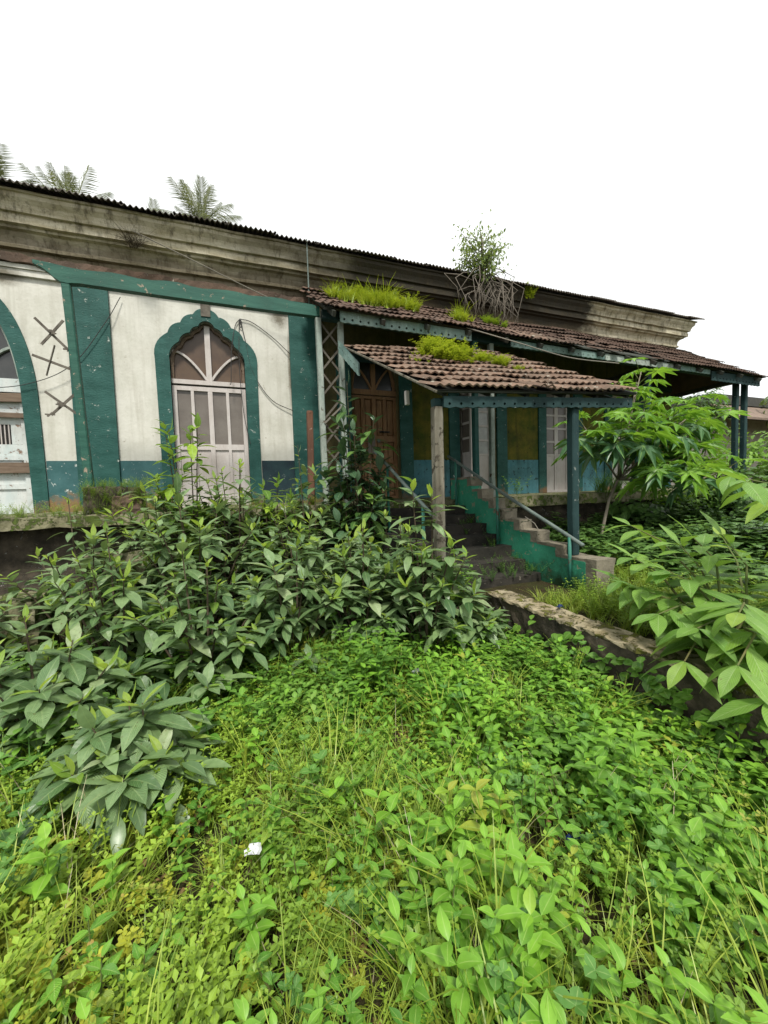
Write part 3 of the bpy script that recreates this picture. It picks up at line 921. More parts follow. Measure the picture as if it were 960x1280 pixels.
# old front beam with a carved end, over the bay that lost its roof
topn = [(-1.99, 2.86)] + [(x, 2.835 + 0.012 * math.sin(9 * x) + random.uniform(-0.008, 0.008) - 0.012 * (x + 2) / 3.4) for x in np.arange(-1.8, 1.5, 0.15)]
botn = [(1.46, 2.655), (0.5, 2.645), (-0.6, 2.645), (-1.55, 2.655), (-1.67, 2.64), (-1.73, 2.645), (-1.80, 2.69), (-1.84, 2.735), (-1.90, 2.78), (-1.99, 2.82)]
topn = [(x, z) for x, z in topn if x < 1.46] + [(1.46, 2.80)]
MB().prism_xz((topn + botn)[::-1], VY - 0.05, VY + 0.05).build('carved_beam', 'beam_green', ver)
post(-1.69, VY, FL, 2.642, 0.092, 'beam_green', ver, lean=(0.10, 0))
post(1.44, VY, FL, 2.64, 0.085, 'pale_wood', ver, lean=(0.02, 0))
post(1.79, VY, FL, 2.62, 0.085, 'pale_wood', ver)
post(4.27, VY, FL, 2.62, 0.10, 'teal_wood', ver)
post(4.63, VY, FL, 2.62, 0.09, 'pale_wood', ver)
post(8.9, VY, FL, 2.54, 0.10, 'dark_teal_wood', ver)
post(12.22, VY, FL, 2.50, 0.115, 'dark_teal_wood', ver)
post(12.60, VY, FL, 2.50, 0.115, 'dark_teal_wood', ver)
MB().bar((1.50, VY, 2.70), (12.85, VY, 2.58), 0.10, 0.15, seg=16, jit=0.004).build('front_beam', 'dark_teal_wood', ver)
MB().bar((12.05, VY - 0.12, 2.46), (12.05, FY + 0.02, 2.40), 0.10, 0.10, seg=3, jit=0.003).build('tie_beam', 'dark_wood', ver)
for x in (4.45, 8.9):
    MB().bar((x, VY + 0.06, 2.52), (x, FY - 0.05, 2.52), 0.09, 0.10, seg=3, jit=0.003).build('tie_beam', 'dark_wood', ver)
# lattice between the paired posts, and what is left of it beside the leaning post
def slat(p, q, wd=0.03, name='lattice_slat', mat='slat', y=VY):
    MB().bar((p[0], y, p[1]), (q[0], y + 0.012, q[1]), 0.010, wd, up=(0, 0, 1), seg=2, jit=0.002).build(name, mat, ver)
for k in range(6):
    z0 = 0.35 + k * 0.38
    slat((1.475, z0), (1.76, z0 + 0.34), y=VY - 0.012)
    if k != 2:
        slat((1.475, z0 + 0.34), (1.76, z0), y=VY + 0.006)
slat((1.47, 1.05), (1.80, 1.36), 0.026, mat='cable_pale', y=VY - 0.05)
for p, q in (((-2.03, 2.2), (-1.70, 1.83)), ((-1.745, 2.20), (-1.985, 1.89)), ((-2.08, 1.755), (-1.66, 1.60)), ((-1.85, 1.89), (-1.96, 1.52)),
             ((-1.985, 1.325), (-1.64, 1.03)), ((-1.66, 1.34), (-1.945, 1.045))):
    slat(p, q, 0.03, y=VY + random.uniform(-0.012, 0.012))
for c in ((-1.865, 2.04), (-1.83, 1.17), (-1.945, 1.045), (-1.715, 1.85)):
    mb = MB()
    for k in range(4):
        a = random.uniform(0, 6.28)
        mb.bar((c[0] - 0.05 * math.cos(a), VY - 0.02, c[1] - 0.03 * math.sin(a)), (c[0] + 0.05 * math.cos(a), VY - 0.016, c[1] + 0.03 * math.sin(a)), 0.008, 0.016)
    mb.build('lattice_splinter', 'slat', ver)

def valance(name, p0, p1, ht, mat, parent, cell=0.13, r=0.02, t=0.022, hole=0.32, drop=None):
    """pierced board hanging from the line p0-p1: real holes, slightly toothed lower edge"""
    p0, p1 = Vector(p0), Vector(p1)
    d = (p1 - p0)
    n = max(1, int(round(d.length / cell)))
    ex = d / n
    L = ex.length
    up = Vector((0, 0, 1)) if drop is None else Vector(drop)
    nrm = ex.normalized().cross(up).normalized()
    mb = MB()
    for i in range(n):
        o = p0 + ex * i
        def P(u, vv, s):
            return o + ex * u + up * (vv - ht) + nrm * (s * t / 2)
        hz = ht * hole
        outer = [(0, 0.012), (0.5, 0.0), (1, 0.012), (1, hz), (1, ht), (0.5, ht), (0, ht), (0, hz)]
        inner = []
        for (u, vv) in outer:
            a = math.atan2(vv - hz, (u - 0.5) * L)
            inner.append((0.5 + r * math.cos(a) / L, hz + r * math.sin(a)))
        vs, fs = [], []
        for s in (-1, 1):
            vs += [P(u, vv, s) for u, vv in outer] + [P(u, vv, s) for u, vv in inner]
        for k in range(8):
            j = (k + 1) % 8
            fs.append((k, j, 8 + j, 8 + k))
            fs.append((16 + k, 24 + k, 24 + j, 16 + j))
            fs.append((8 + k, 8 + j, 24 + j, 24 + k))
        fs += [(0, 16, 17, 1), (1, 17, 18, 2)]
        mb.add(vs, fs)
    return mb.build(name, mat, parent)

EY, EZ = 5.75, 2.71            # eave line of the veranda roof
TY, TZT = 7.50, 3.80
def ez(x):
    return EZ - 0.012 * (x - 1.5) * (1 if x < 9 else 1) + 0.012 * math.sin(1.9 * x)
valance('valance', (1.72, EY + 0.06, EZ - 0.02), (4.05, EY + 0.06, EZ - 0.045), 0.17, 'valance', ver)
valance('valance', (4.9, EY + 0.06, EZ - 0.09), (7.25, EY + 0.07, EZ - 0.10), 0.13, 'valance', ver, hole=0.4, r=0.012)
valance('valance', (7.27, EY + 0.07, EZ - 0.10), (9.6, EY + 0.06, EZ - 0.12), 0.13, 'pale_wood', ver, hole=0.4, r=0.008)
valance('valance', (9.62, EY + 0.06, EZ - 0.12), (10.7, EY + 0.06, EZ - 0.13), 0.12, 'valance', ver, hole=0.4, r=0.008)
valance('valance', (10.75, EY + 0.06, EZ - 0.16), (12.75, EY + 0.06, EZ - 0.17), 0.22, 'dark_teal_wood', ver)

# one clay tile, shared by every tile object: two rolls across, lip at the lower end
def tile_mesh(mat):
    v, f = [], []
    n, wd = 12, 0.206
    prof_ = [(-wd / 2 + wd * i / n, 0.021 * (0.5 - 0.5 * math.cos(4 * math.pi * i / n + 0.6))) for i in range(n + 1)]
    for (y, lift_) in ((0.0, 0.030), (0.40, -0.006)):
        for px, pz in prof_:
            v.append((px, y, pz + lift_))
    for px, pz in prof_:
        v.append((px, 0.004, pz + 0.030 - 0.016))
    m = n + 1
    for i in range(n):
        f.append((i, i + 1, m + i + 1, m + i))
        f.append((2 * m + i, 2 * m + i + 1, i + 1, i))
    me = bpy.data.meshes.new('roof_tile')
    me.from_pydata(v, [], f)
    me.materials.append(M[mat])
    return me, np.array(v), f
TILE, tv, tf = tile_mesh('tile')
TILE_OLD, _, _ = tile_mesh('tile_old')

def roof_pt(x, t):
    """point on the veranda roof, t = 0 at the eave, 1 at the wall"""
    sag = -0.025 * math.sin(math.pi * t) * (0.6 + 0.4 * math.sin(1.3 * x)) + 0.012 * math.sin(2.3 * x + 4 * t)
    return Vector((x, EY + (TY - EY) * t, ez(x) + (TZT - EZ) * t + sag + 0.012 * (x - 1.5) * t))
rb = MB()
for k in range(7):
    t = (k + 0.15) / 7
    for xa in np.arange(1.55, 12.4, 1.8):
        xb = min(xa + 1.8, 12.5)
        rb.bar(roof_pt(xa, t) - Vector((0, 0, 0.025)), roof_pt(xb, t) - Vector((0, 0, 0.025)), 0.03, 0.03)
vroof = rb.build('veranda_roof', 'dark_wood', ver)
for xa in np.arange(1.6, 12.6, 0.78):
    a, b = roof_pt(xa, -0.04) - Vector((0, 0, 0.085)), roof_pt(min(xa, 12.2), 1.0) - Vector((0, 0, 0.085))
    MB().bar(a, b, 0.05, 0.08).build('rafter', 'dark_wood', vroof)
deck = MB()
NX = 40
deck.add([roof_pt(1.5 + (12.6 - 1.5) * i / NX, t) - Vector((0, 0, 0.012)) for t in (0.02, 0.35, 0.7, 1.0) for i in range(NX + 1)],
         [(j * (NX + 1) + i, j * (NX + 1) + i + 1, (j + 1) * (NX + 1) + i + 1, (j + 1) * (NX + 1) + i) for j in range(3) for i in range(NX)])
deck.build('roof_boarding', 'dark_wood', vroof)
slope_v = (roof_pt(5, 1) - roof_pt(5, 0))
NC = 6
far_v, far_f = [], []
tr = random.Random(21)
for c in range(NC):
    t = (c - 0.25) / NC
    x = 1.50 + (c % 2) * 0.10
    while x < 12.95:
        hip = 12.95 - 0.75 * max(0, t)
        if x > hip:
            break
        broken = 6.2 < x < 9.2 and c < 2 and tr.random() < (0.75 if c == 0 and (x < 6.9 or 7.3 < x) else 0.35)
        if not broken:
            p = roof_pt(x, t) + Vector((tr.uniform(-.008, .008), tr.uniform(-.02, .02), tr.uniform(0, .010)))
            d = slope_v.normalized()
            d = (d + Vector((tr.uniform(-.04, .04), 0, tr.uniform(-.03, .03)))).normalized()
            if 6 < x < 9.5 and c < 3:
                d = (d + Vector((tr.uniform(-.2, .2), 0, tr.uniform(-.1, .1)))).normalized()
            mw = frame(p, d, Vector((0, -slope_v.z, slope_v.y)))
            if x < 8.6:
                place('roof_tile', TILE_OLD, mw, vroof)
            else:
                k0 = len(far_v)
                for q in tv:
                    far_v.append(mw @ Vector(q))
                far_f += [tuple(i + k0 for i in fc) for fc in tf]
        x += 0.2
o = mesh_obj('distant_tiles', far_v, far_f, 'tile_old', vroof)
o['kind'] = 'stuff'
# the hipped end of the lean-to
hv = [roof_pt(12.2, 1.0), roof_pt(12.95, 0.0), (12.95, 9.5, ez(12.9)), (12.2, 9.5, roof_pt(12.2, 1).z)]
MB().add(hv, [(0, 1, 2, 3)]).build('hip_end', 'tile_old', vroof)
mb = MB()
for k in range(3):           # slipped corrugated piece over the broken part
    pass
n = 40
sv, sf = [], []
for j, t in enumerate((-0.03, 0.20)):
    for i in range(n + 1):
        x = 5.05 + 0.95 * i / n
        p = roof_pt(x, t)
        sv.append(p + Vector((0, 0, 0.055 + 0.016 * math.sin(2 * math.pi * i / 8))))
for i in range(n):
    sf.append((i, i + 1, n + 2 + i, n + 1 + i))
mesh_obj('patch_sheet', sv, sf, 'tile', vroof)

# ------------------------------------------------------------------ porch over the steps
por = thing('porch', 'projecting porch with clay tile roof over the front steps', 'porch', (3.3, 3.6, TZ))
PE0, PE1 = Vector((1.90, 3.30, 0.935)), Vector((4.68, 3.30, 1.075))
PT0, PT1 = Vector((1.80, 5.92, 2.23)), Vector((4.52, 5.92, 2.42))
def porch_pt(s, t):
    a = PE0.lerp(PE1, s)
    b = PT0.lerp(PT1, s)
    p = a.lerp(b, t)
    p.z += -0.02 * math.sin(math.pi * t) + 0.008 * math.sin(7 * s + 3 * t)
    return p
rb = MB()
for c in range(10):
    t = (c + 0.1) / 9.2
    rb.bar(porch_pt(0.0, t) - Vector((0, 0, 0.025)), porch_pt(1, t) - Vector((0, 0, 0.025)), 0.03, 0.03, seg=2)
proof = rb.build('porch_roof', 'dark_wood', por)
for s in np.linspace(0.05, 0.98, 6):
    MB().bar(porch_pt(s, 0.03) - Vector((0, 0, 0.06)), porch_pt(s, 1.0) - Vector((0, 0, 0.06)), 0.05, 0.06).build('rafter', 'dark_wood', proof)
pd_ = MB()
pd_.add([porch_pt(i / 10, j / 4) - Vector((0, 0, 0.012)) for j in range(5) for i in range(11)],
        [(j * 11 + i, j * 11 + i + 1, (j + 1) * 11 + i + 1, (j + 1) * 11 + i) for j in range(4) for i in range(10)])
pd_.build('roof_boarding', 'dark_wood', proof)
NT, NCP = 14, 9
for c in range(NCP):
    for i in range(NT):
        s = (i + 0.5 + (0.12 if c % 2 else -0.12)) / NT
        t = (c - 0.12) / NCP
        p = porch_pt(s, t) + Vector((tr.uniform(-.008, .008), tr.uniform(-.022, .018) - (0.05 if tr.random() < .05 else 0), tr.uniform(0.0, .010)))
        d = (porch_pt(s, t + 0.2) - porch_pt(s, t)).normalized()
        sx = (porch_pt(s + 0.05, t) - porch_pt(s - 0.05, t)).normalized()
        d = (d + sx * (tr.uniform(-.05, .05) if tr.random() < .9 else tr.uniform(-.16, .16)) + Vector((0, 0, tr.uniform(-.02, .02)))).normalized()
        place('roof_tile', TILE, frame(p, d, sx.cross(d), (1.0, 0.93, 1.1)), proof)
# beams, fascia, posts
MB().bar((1.93, 3.43, 0.835), (4.66, 3.43, 0.965), 0.08, 0.08, seg=6, jit=0.003).build('front_beam', 'dark_teal_wood', por)
valance('fascia_board', (2.00, 3.35, 0.885), (4.64, 3.35, 1.015), 0.115, 'dark_teal_wood', por, cell=0.135, r=0.015, hole=0.36)
post(1.97, 3.43, TZ - 0.3, 0.793, 0.098, 'post_wood', por)
post(3.77, 3.43, -0.83, 0.88, 0.10, 'dark_teal_wood', por)
for s, z0 in ((0.97, 0.0),):
    MB().bar(porch_pt(s, 0.0) - Vector((0, -0.14, 0.11)), porch_pt(s, 0.98) - Vector((0, 0.02, 0.11)), 0.06, 0.06, seg=3, jit=0.003).build('side_beam', 'dark_wood', por)
MB().bar(porch_pt(-0.008, -0.015) - Vector((0, 0, 0.01)), porch_pt(-0.012, 0.96) - Vector((0, 0, 0.01)), 0.018, 0.022, seg=5, jit=0.004).build('barge_board', 'post_wood', por)
valance('hanging_barge_board', (1.70, 5.85, 2.27), (1.82, 5.30, 1.78), 0.19, 'valance', por, cell=0.11, r=0.016, hole=0.5)
MB().bar((2.02, 4.2, 1.14), (2.02, 4.2, 0.98), 0.045, 0.05, seg=2, jit=0.003).build('broken_bracket', 'white_wood', por)

# ------------------------------------------------------------------ the flight of steps
stair = thing('staircase', 'blackened stone steps with stepped sea-green side wall and pipe handrails', 'stairs', (3.0, 4.6, TZ))
SX0, SX1 = 2.10, 3.66
ys = [5.75, 5.50, 5.22, 4.94, 4.66, 4.38, 4.10, 3.82]
zs = [-0.30, -0.43, -0.56, -0.70, -0.84, -0.98, -1.12]
for i, z in enumerate(zs):
    MB().rough_box(SX0, SX1, ys[i + 1], ys[i] + (0.3 if i == 0 else 0.27), z - 0.55, z, 0.2, 0.010, 30 + i).build('step', 'step', stair)
prof_w = [(5.95, 0.14), (5.34, 0.14), (5.34, -0.06), (5.06, -0.06), (5.06, -0.205), (4.79, -0.205), (4.79, -0.355), (4.53, -0.355), (4.53, -0.485),
          (4.24, -0.485), (4.24, -0.615), (3.92, -0.615), (3.92, -0.745), (3.50, -0.745), (3.50, -1.35), (5.95, -1.35)]
sw = MB().prism_yz([(y, z - 0.0) for y, z in prof_w], 3.67, 3.87).build('stepped_wall', 'stair_green', stair)
for (ya, za), (yb, zb) in zip(prof_w[0:14:2], prof_w[1:14:2]):
    MB().rough_box(3.662, 3.885, yb - 0.014, ya - (0.02 if ya < 5.9 else 0), za - 0.012, za + 0.022, 0.12, 0.006, int(-za * 100) + 50).build('step_coping', 'concrete', sw)
    MB().rough_box(3.664, 3.880, yb - 0.016, yb + 0.10, zb - 0.125, zb - 0.014, 0.07, 0.006, int(-za * 100) + 90).build('step_patch', 'concrete', sw)
MB().rough_box(3.655, 3.93, 3.02, 3.498, -1.45, -0.835, 0.12, 0.010, 61).build('newel_block', 'concrete', stair)
MB().box(3.645, 3.652, 3.16, 3.49, -1.3, -0.87).build('newel_paint', 'stair_green', stair)
MB().rough_box(1.9, 2.08, 3.7, 5.75, -1.4, -0.6, 0.16, 0.012, 64).build('side_kerb', 'step', stair)
ra, rb_ = Vector((3.63, 3.17, -0.685)), Vector((3.63, 5.95, 0.545))
MB().tube([ra.lerp(rb_, k / 10) + Vector((0.004 * math.sin(k), 0, -0.012 * math.sin(math.pi * k / 10))) for k in range(11)], 0.024, 8).build('handrail', 'pipe', stair, smooth=True)
for y, zb in ((3.34, -1.15), (4.62, -0.88), (5.7, -0.45)):
    zt = ra.lerp(rb_, (y - 3.17) / 2.78).z
    MB().tube([(3.615, y, zb), (3.615, y, zt)], 0.02, 8).build('rail_post', 'pipe_green', stair, smooth=True)
la, lb = Vector((2.08, 3.72, -0.32)), Vector((2.08, 5.45, 0.56))
MB().tube([la.lerp(lb, k / 8) for k in range(9)], 0.022, 8).build('handrail', 'pipe', stair, smooth=True)
for y, zb in ((3.98, -1.2), (5.0, -0.7)):
    MB().tube([(2.08, y, zb), (2.08, y, la.lerp(lb, (y - 3.72) / 1.73).z)], 0.019, 8).build('rail_post', 'pipe_green', stair, smooth=True)
MB().tube([(3.7, 4.15, -0.42), (3.72, 4.0, -0.5), (3.75, 3.95, -0.6)], 0.006, 5).build('loose_wire', 'cable_pale', stair)

# ------------------------------------------------------------------ low garden wall
gw = MB().rough_box(2.52, 2.76, 0.6, 3.42, -1.95, -1.145, 0.07, 0.009, 70).build('garden_wall', 'stone', None, loc=(2.59, 2.0, GZ))
tag(gw, 'low dark stained masonry wall running out from the steps', 'wall')
MB().rough_box(2.512, 2.765, 0.58, 3.425, -1.147, -1.124, 0.05, 0.008, 71).build('coping', 'coping', gw)

# mossy blocks and ledges half buried in the shrubs
def block(x0, x1, y0, y1, z0, z1, sd, label, mat='stone'):
    o = MB().rough_box(x0, x1, y0, y1, z0, z1, 0.09, 0.02, sd).build('stone_block', mat, None, loc=((x0 + x1) / 2, (y0 + y1) / 2, z0))
    return tag(o, label, 'stone block')
block(-1.60, -1.02, 5.78, 6.20, FL - 0.01, 0.13, 80, 'mossy broken pillar base on the veranda edge beside the leaning post', 'stone')
block(-1.28, -1.0, 5.68, 5.775, FL - 0.01, 0.02, 81, 'small mossy stone in front of the broken pillar base', 'brick_red')
block(-0.86, -0.66, 5.8, 6.0, FL - 0.01, -0.02, 84, 'small loose stone on the veranda edge before the white door', 'brick_red')
block(-2.9, -1.55, 4.15, 4.6, -1.75, -0.86, 82, 'mossy masonry ledge hidden among the left shrubs', 'ledge')
block(-1.35, -0.75, 4.75, 5.1, -1.6, -0.58, 83, 'mossy slab jutting from the plinth behind the shrubs', 'ledge')

# stub of a rusty tube standing on the plinth edge
st = thing('rusty_post', 'short rusty pipe stub standing before the right teal pilaster', 'post', (1.19, 5.80, FL))
sb = MB().bar((1.175, 5.80, FL), (1.205, 5.80, 1.15), 0.085, 0.085, up=(0, 1, 0), seg=6, jit=0.004).build('shaft', 'rust', st)
MB().tube([(1.205, 5.80, 1.15), (1.206, 5.80, 1.185)], [0.05, 0.044], 10).build('socket', 'rust', st)

# ------------------------------------------------------------------ cables
def cable(pts, r, label, mat='cable', n=14):
    """smooth hanging line through the points (Catmull-Rom)"""
    P = [Vector(p) for p in pts]
    P = [P[0] * 2 - P[1]] + P + [P[-1] * 2 - P[-2]]
    out = []
    for i in range(1, len(P) - 2):
        for k in range(n):
            t = k / n
            a, b, c, d = P[i - 1:i + 3]
            out.append(0.5 * ((2 * b) + (c - a) * t + (2 * a - 5 * b + 4 * c - d) * t * t + (3 * b - a - 3 * c + d) * t ** 3))
    out.append(P[-2])
    o = MB().tube(out, r, 5).build('cable', mat, None, loc=tuple(out[0]))
    return tag(o, label, 'cable')
WY = FY - 0.03
hk = (0.39, WY, 3.10)
cable([hk, (0.6, WY, 3.06), (0.95, WY, 2.83), (1.24, WY - 0.03, 2.56)], 0.007, 'thin cable running from the wall hook down to the teal pilaster')
cable([hk, (0.46, WY, 2.75), (0.56, WY, 2.2), (0.86, WY, 1.72), (1.25, WY - 0.03, 1.52)], 0.007, 'thin cable hanging in a long loop on the white wall')
cable([hk, (0.30, WY, 2.95), (0.22, WY - 0.02, 2.5), (0.19, WY - 0.02, 2.0), (0.17, WY - 0.04, 1.93)], 0.007, 'short cable end dangling over the fanlight')
cable([hk, (0.36, WY, 2.8), (0.34, WY - 0.03, 2.1), (0.38, WY - 0.03, 1.4), (0.46, WY - 0.03, 0.9)], 0.006, 'cable hanging down the right jamb of the white door')
cable([hk, (0.42, WY - 0.01, 3.03), (0.40, WY, 2.95), (0.37, WY - 0.01, 3.02), hk], 0.006, 'small knot of cable at the wall hook')
cable([(-3.4, FY - 0.08, 1.62), (-2.7, FY - 0.09, 1.72), (-2.1, FY - 0.10, 2.05), (-1.62, FY - 0.10, 2.75), (-1.4, FY - 0.05, 3.2)], 0.006, 'thin cable sloping across the left teal pilaster')
cable([(-1.1, FY - 0.42, 4.05), (-0.3, FY - 0.40, 3.78), (0.6, FY - 0.35, 3.48), (1.45, FY - 0.32, 3.22)], 0.009, 'pale cable sagging below the stained cornice', 'cable_pale')
cable([(3.9, EY - 0.02, 2.68), (4.6, 5.3, 2.36), (5.4, 5.0, 2.1), (6.2, 4.7, 1.98)], 0.009, 'pale cable slung from veranda eave towards the porch roof', 'cable_pale')
o = MB().tube([(1.55, FY - 0.45, 3.3), (1.55, FY - 0.45, 4.45)], 0.012, 6).build('lightning_rod', 'pipe', None, loc=(1.55, FY - 0.45, 3.3))
tag(o, 'thin upright metal rod fixed before the cornice beside the veranda roof', 'rod')

# ------------------------------------------------------------------ a neighbour's house far behind on the right
nb = thing('neighbour_house', 'distant low house with dark slab roof and clay tile skirt', 'house', (26, 14.0, -1.5))
MB().box(22.9, 34, 12.6, 18, -1.6, 3.2).build('wall', 'far_wall', nb)
MB().box(22.3, 34.5, 12.0, 18.5, 3.75, 4.22).build('slab_roof', 'far_slab', nb)
MB().add([(22.3, 12.1, 3.74), (34.5, 12.1, 3.74), (34.5, 10.7, 2.85), (22.0, 10.7, 2.85), (22.3, 12.1, 3.70), (34.5, 12.1, 3.70), (34.5, 10.7, 2.75), (22.0, 10.7, 2.75)],
         [(0, 3, 2, 1), (4, 5, 6, 7), (3, 7, 6, 2), (0, 4, 7, 3), (1, 2, 6, 5)]).build('tile_skirt', 'far_roof', nb)

# ------------------------------------------------------------------ vegetation
def leaf_arrays(L=0.16, W=0.06, rows=6, fold=0.18, droop=0.25, peak=0.42, tip=1.0, across=3, wave=0.0, heart=0.0, petiole=0.0):
    """one leaf along +y, upper side +z; returns verts, quads, uvs"""
    v, uv = [], []
    us = np.linspace(-1, 1, across)
    for i in range(rows + 1):
        t = i / rows
        a = math.log(0.5) / math.log(peak)
        wdt = math.sin(math.pi * t ** a) ** tip if 0 < t < 1 else 0.0
        if heart and t < 0.35:
            wdt = max(wdt, heart * (t / 0.35) ** 0.4) if t > 0 else heart * 0.25
        wdt = max(wdt, 0.02) * W / 2
        for u in us:
            back = -heart * 0.10 * L * abs(u) * (1 - t) ** 3
            z = fold * abs(u) * wdt - droop * L * t * t + wave * L * math.sin(t * 14 + u) * abs(u)
            v.append((u * wdt, petiole + t * L * (1 - 0.12 * droop * t) + back, z - droop * petiole * 0.0))
            uv.append((0.5 + 0.5 * u, t))
    f = []
    for i in range(rows):
        for j in range(across - 1):
            k = i * across + j
            f.append((k, k + 1, k + across + 1, k + across))
    return np.array(v), np.array(f), np.array(uv)

def leaf_mesh(name, mat, **kw):
    v, f, uv = leaf_arrays(**kw)
    me = bpy.data.meshes.new(name)
    me.from_pydata([tuple(p) for p in v], [], [tuple(int(i) for i in q) for q in f])
    l = me.uv_layers.new(name='UVMap')
    li = np.zeros(len(me.loops), dtype=np.int32)
    me.loops.foreach_get('vertex_index', li)
    l.data.foreach_set('uv', uv[li].astype(np.float32).ravel())
    me.polygons.foreach_set('use_smooth', [True] * len(me.polygons))
    me.materials.append(M[mat])
    return me

class Mass:
    """many pieces (verts, quads, uvs, a random value each) joined into one mesh"""
    def __init__(s):
        s.V, s.F, s.U, s.R, s.n = [], [], [], [], 0
    def add(s, v, f, uv, r):
        s.V.append(v); s.F.append(f + s.n); s.U.append(uv)
        s.R.append(np.broadcast_to(np.asarray(r, float), (len(v),)))
        s.n += len(v)
    def arrays(s):
        return np.concatenate(s.V), np.concatenate(s.F), np.concatenate(s.U), np.concatenate(s.R)
    def build(s, name, mat, parent=None, loc=(0, 0, 0)):
        v, f, uv, r = s.arrays()
        return joined(name, v, f, uv, r, mat, parent, loc)

def joined(name, v, f, uv, r, mat, parent=None, loc=(0, 0, 0)):
    org = ORG[parent.name] if parent is not None else Vector(loc)
    me = bpy.data.meshes.new(name)
    me.vertices.add(len(v))
    me.vertices.foreach_set('co', (v - np.array(org)).astype(np.float32).ravel())
    me.loops.add(f.size)
    me.loops.foreach_set('vertex_index', f.astype(np.int32).ravel())
    me.polygons.add(len(f))
    me.polygons.foreach_set('loop_start', np.arange(0, f.size, 4, dtype=np.int32))
    me.polygons.foreach_set('use_smooth', np.ones(len(f), dtype=bool))
    l = me.uv_layers.new(name='UVMap')
    l.data.foreach_set('uv', uv[f.ravel()].astype(np.float32).ravel())
    a = me.attributes.new('rnd', 'FLOAT', 'POINT')
    a.data.foreach_set('value', np.clip(r, 0, 1).astype(np.float32))
    me.update(calc_edges=True)
    me.validate()
    me.materials.append(M[mat])
    o = bpy.data.objects.new(name, me)
    COL.objects.link(o)
    if parent is not None:
        o.parent = parent
    else:
        o.location = org
    ORG[o.name] = org
    return o

def xf(m4, v):
    a = np.array(m4)
    return v @ a[:3, :3].T + a[:3, 3]

def scatter(proto_list, pos, yaw, sc, tiltv, rnd, rvar=0.35):
    """copies of the prototype plants (arrays) at pos; returns joined arrays"""
    out = Mass()
    pick = rng.integers(0, len(proto_list), len(pos))
    for pi, (v, f, uv, r) in enumerate(proto_list):
        idx = np.where(pick == pi)[0]
        if not len(idx):
            continue
        c, s_ = np.cos(yaw[idx]), np.sin(yaw[idx])
        x = v[None, :, 0] * c[:, None] - v[None, :, 1] * s_[:, None]
        y = v[None, :, 0] * s_[:, None] + v[None, :, 1] * c[:, None]
        z = np.broadcast_to(v[None, :, 2], x.shape)
        x = x + tiltv[idx, 0:1] * z
        y = y + tiltv[idx, 1:2] * z
        P = np.stack([x, y, z], -1) * sc[idx][:, None, None] + pos[idx][:, None, :]
        nv = len(v)
        F = (f[None] + (np.arange(len(idx)) * nv)[:, None, None]).reshape(-1, 4)
        R = np.clip(rnd[idx][:, None] + rvar * (r[None] - 0.5), 0, 1).reshape(-1)
        out.add(P.reshape(-1, 3), F, np.tile(uv, (len(idx), 1)), R)
    return out

def stem_arrays(p0, p1, r, n=3):
    """thin stem as a crossed strip of quads"""
    p0, p1 = np.array(p0), np.array(p1)
    d = p1 - p0
    a = np.cross(d, (0.3, 0.9, 0.1)); a = a / (np.linalg.norm(a) + 1e-9) * r
    b = np.cross(d, a); b = b / (np.linalg.norm(b) + 1e-9) * r
    v = np.array([p0 - a, p0 + a, p1 + a * .6, p1 - a * .6, p0 - b, p0 + b, p1 + b * .6, p1 - b * .6])
    f = np.array([(0, 1, 2, 3), (4, 5, 6, 7)])
    uv = np.tile(np.array([(0.1, 0.5)]), (8, 1))
    return v, f, uv

def herb_proto(leafkw, h=0.28, nodes=5, per=2, rise=0.35, seed=0, top_scale=0.6, branches=1):
    """upright herb: leaves in pairs (or more) up the stem"""
    r = np.random.default_rng(seed)
    mp = Mass()
    lv, lf, lu = leaf_arrays(**leafkw)
    for b in range(branches):
        az = r.uniform(0, 6.28)
        lean = (0.0 if branches == 1 else r.uniform(0.15, 0.5)) + r.uniform(0, .12)
        hh = h * r.uniform(0.75, 1.1)
        def P(t):
            return np.array([math.cos(az) * lean * hh * t * t, math.sin(az) * lean * hh * t * t, hh * t])
        mp.add(*stem_arrays(P(0), P(1), 0.0022 * (h / 0.28)), 0.3)
        a0 = r.uniform(0, 6.28)
        for k in range(nodes):
            t = 0.3 + 0.7 * k / max(1, nodes - 1)
            a0 += math.pi / per + r.uniform(-.3, .3)
            for q in range(per):
                a = a0 + q * 2 * math.pi / per + r.uniform(-.25, .25)
                rs = rise * (0.5 + 0.9 * t) + r.uniform(-.2, .2)
                d = (math.cos(a) * math.cos(rs), math.sin(a) * math.cos(rs), math.sin(rs))
                s = (1.0 - (1 - top_scale) * max(0, t - 0.5) * 2) * r.uniform(0.75, 1.15)
                mp.add(xf(frame(P(t), d, (0, 0, 1), s), lv), lf, lu, 0.35 + 0.45 * t + r.uniform(-.25, .25))
    return mp.arrays()

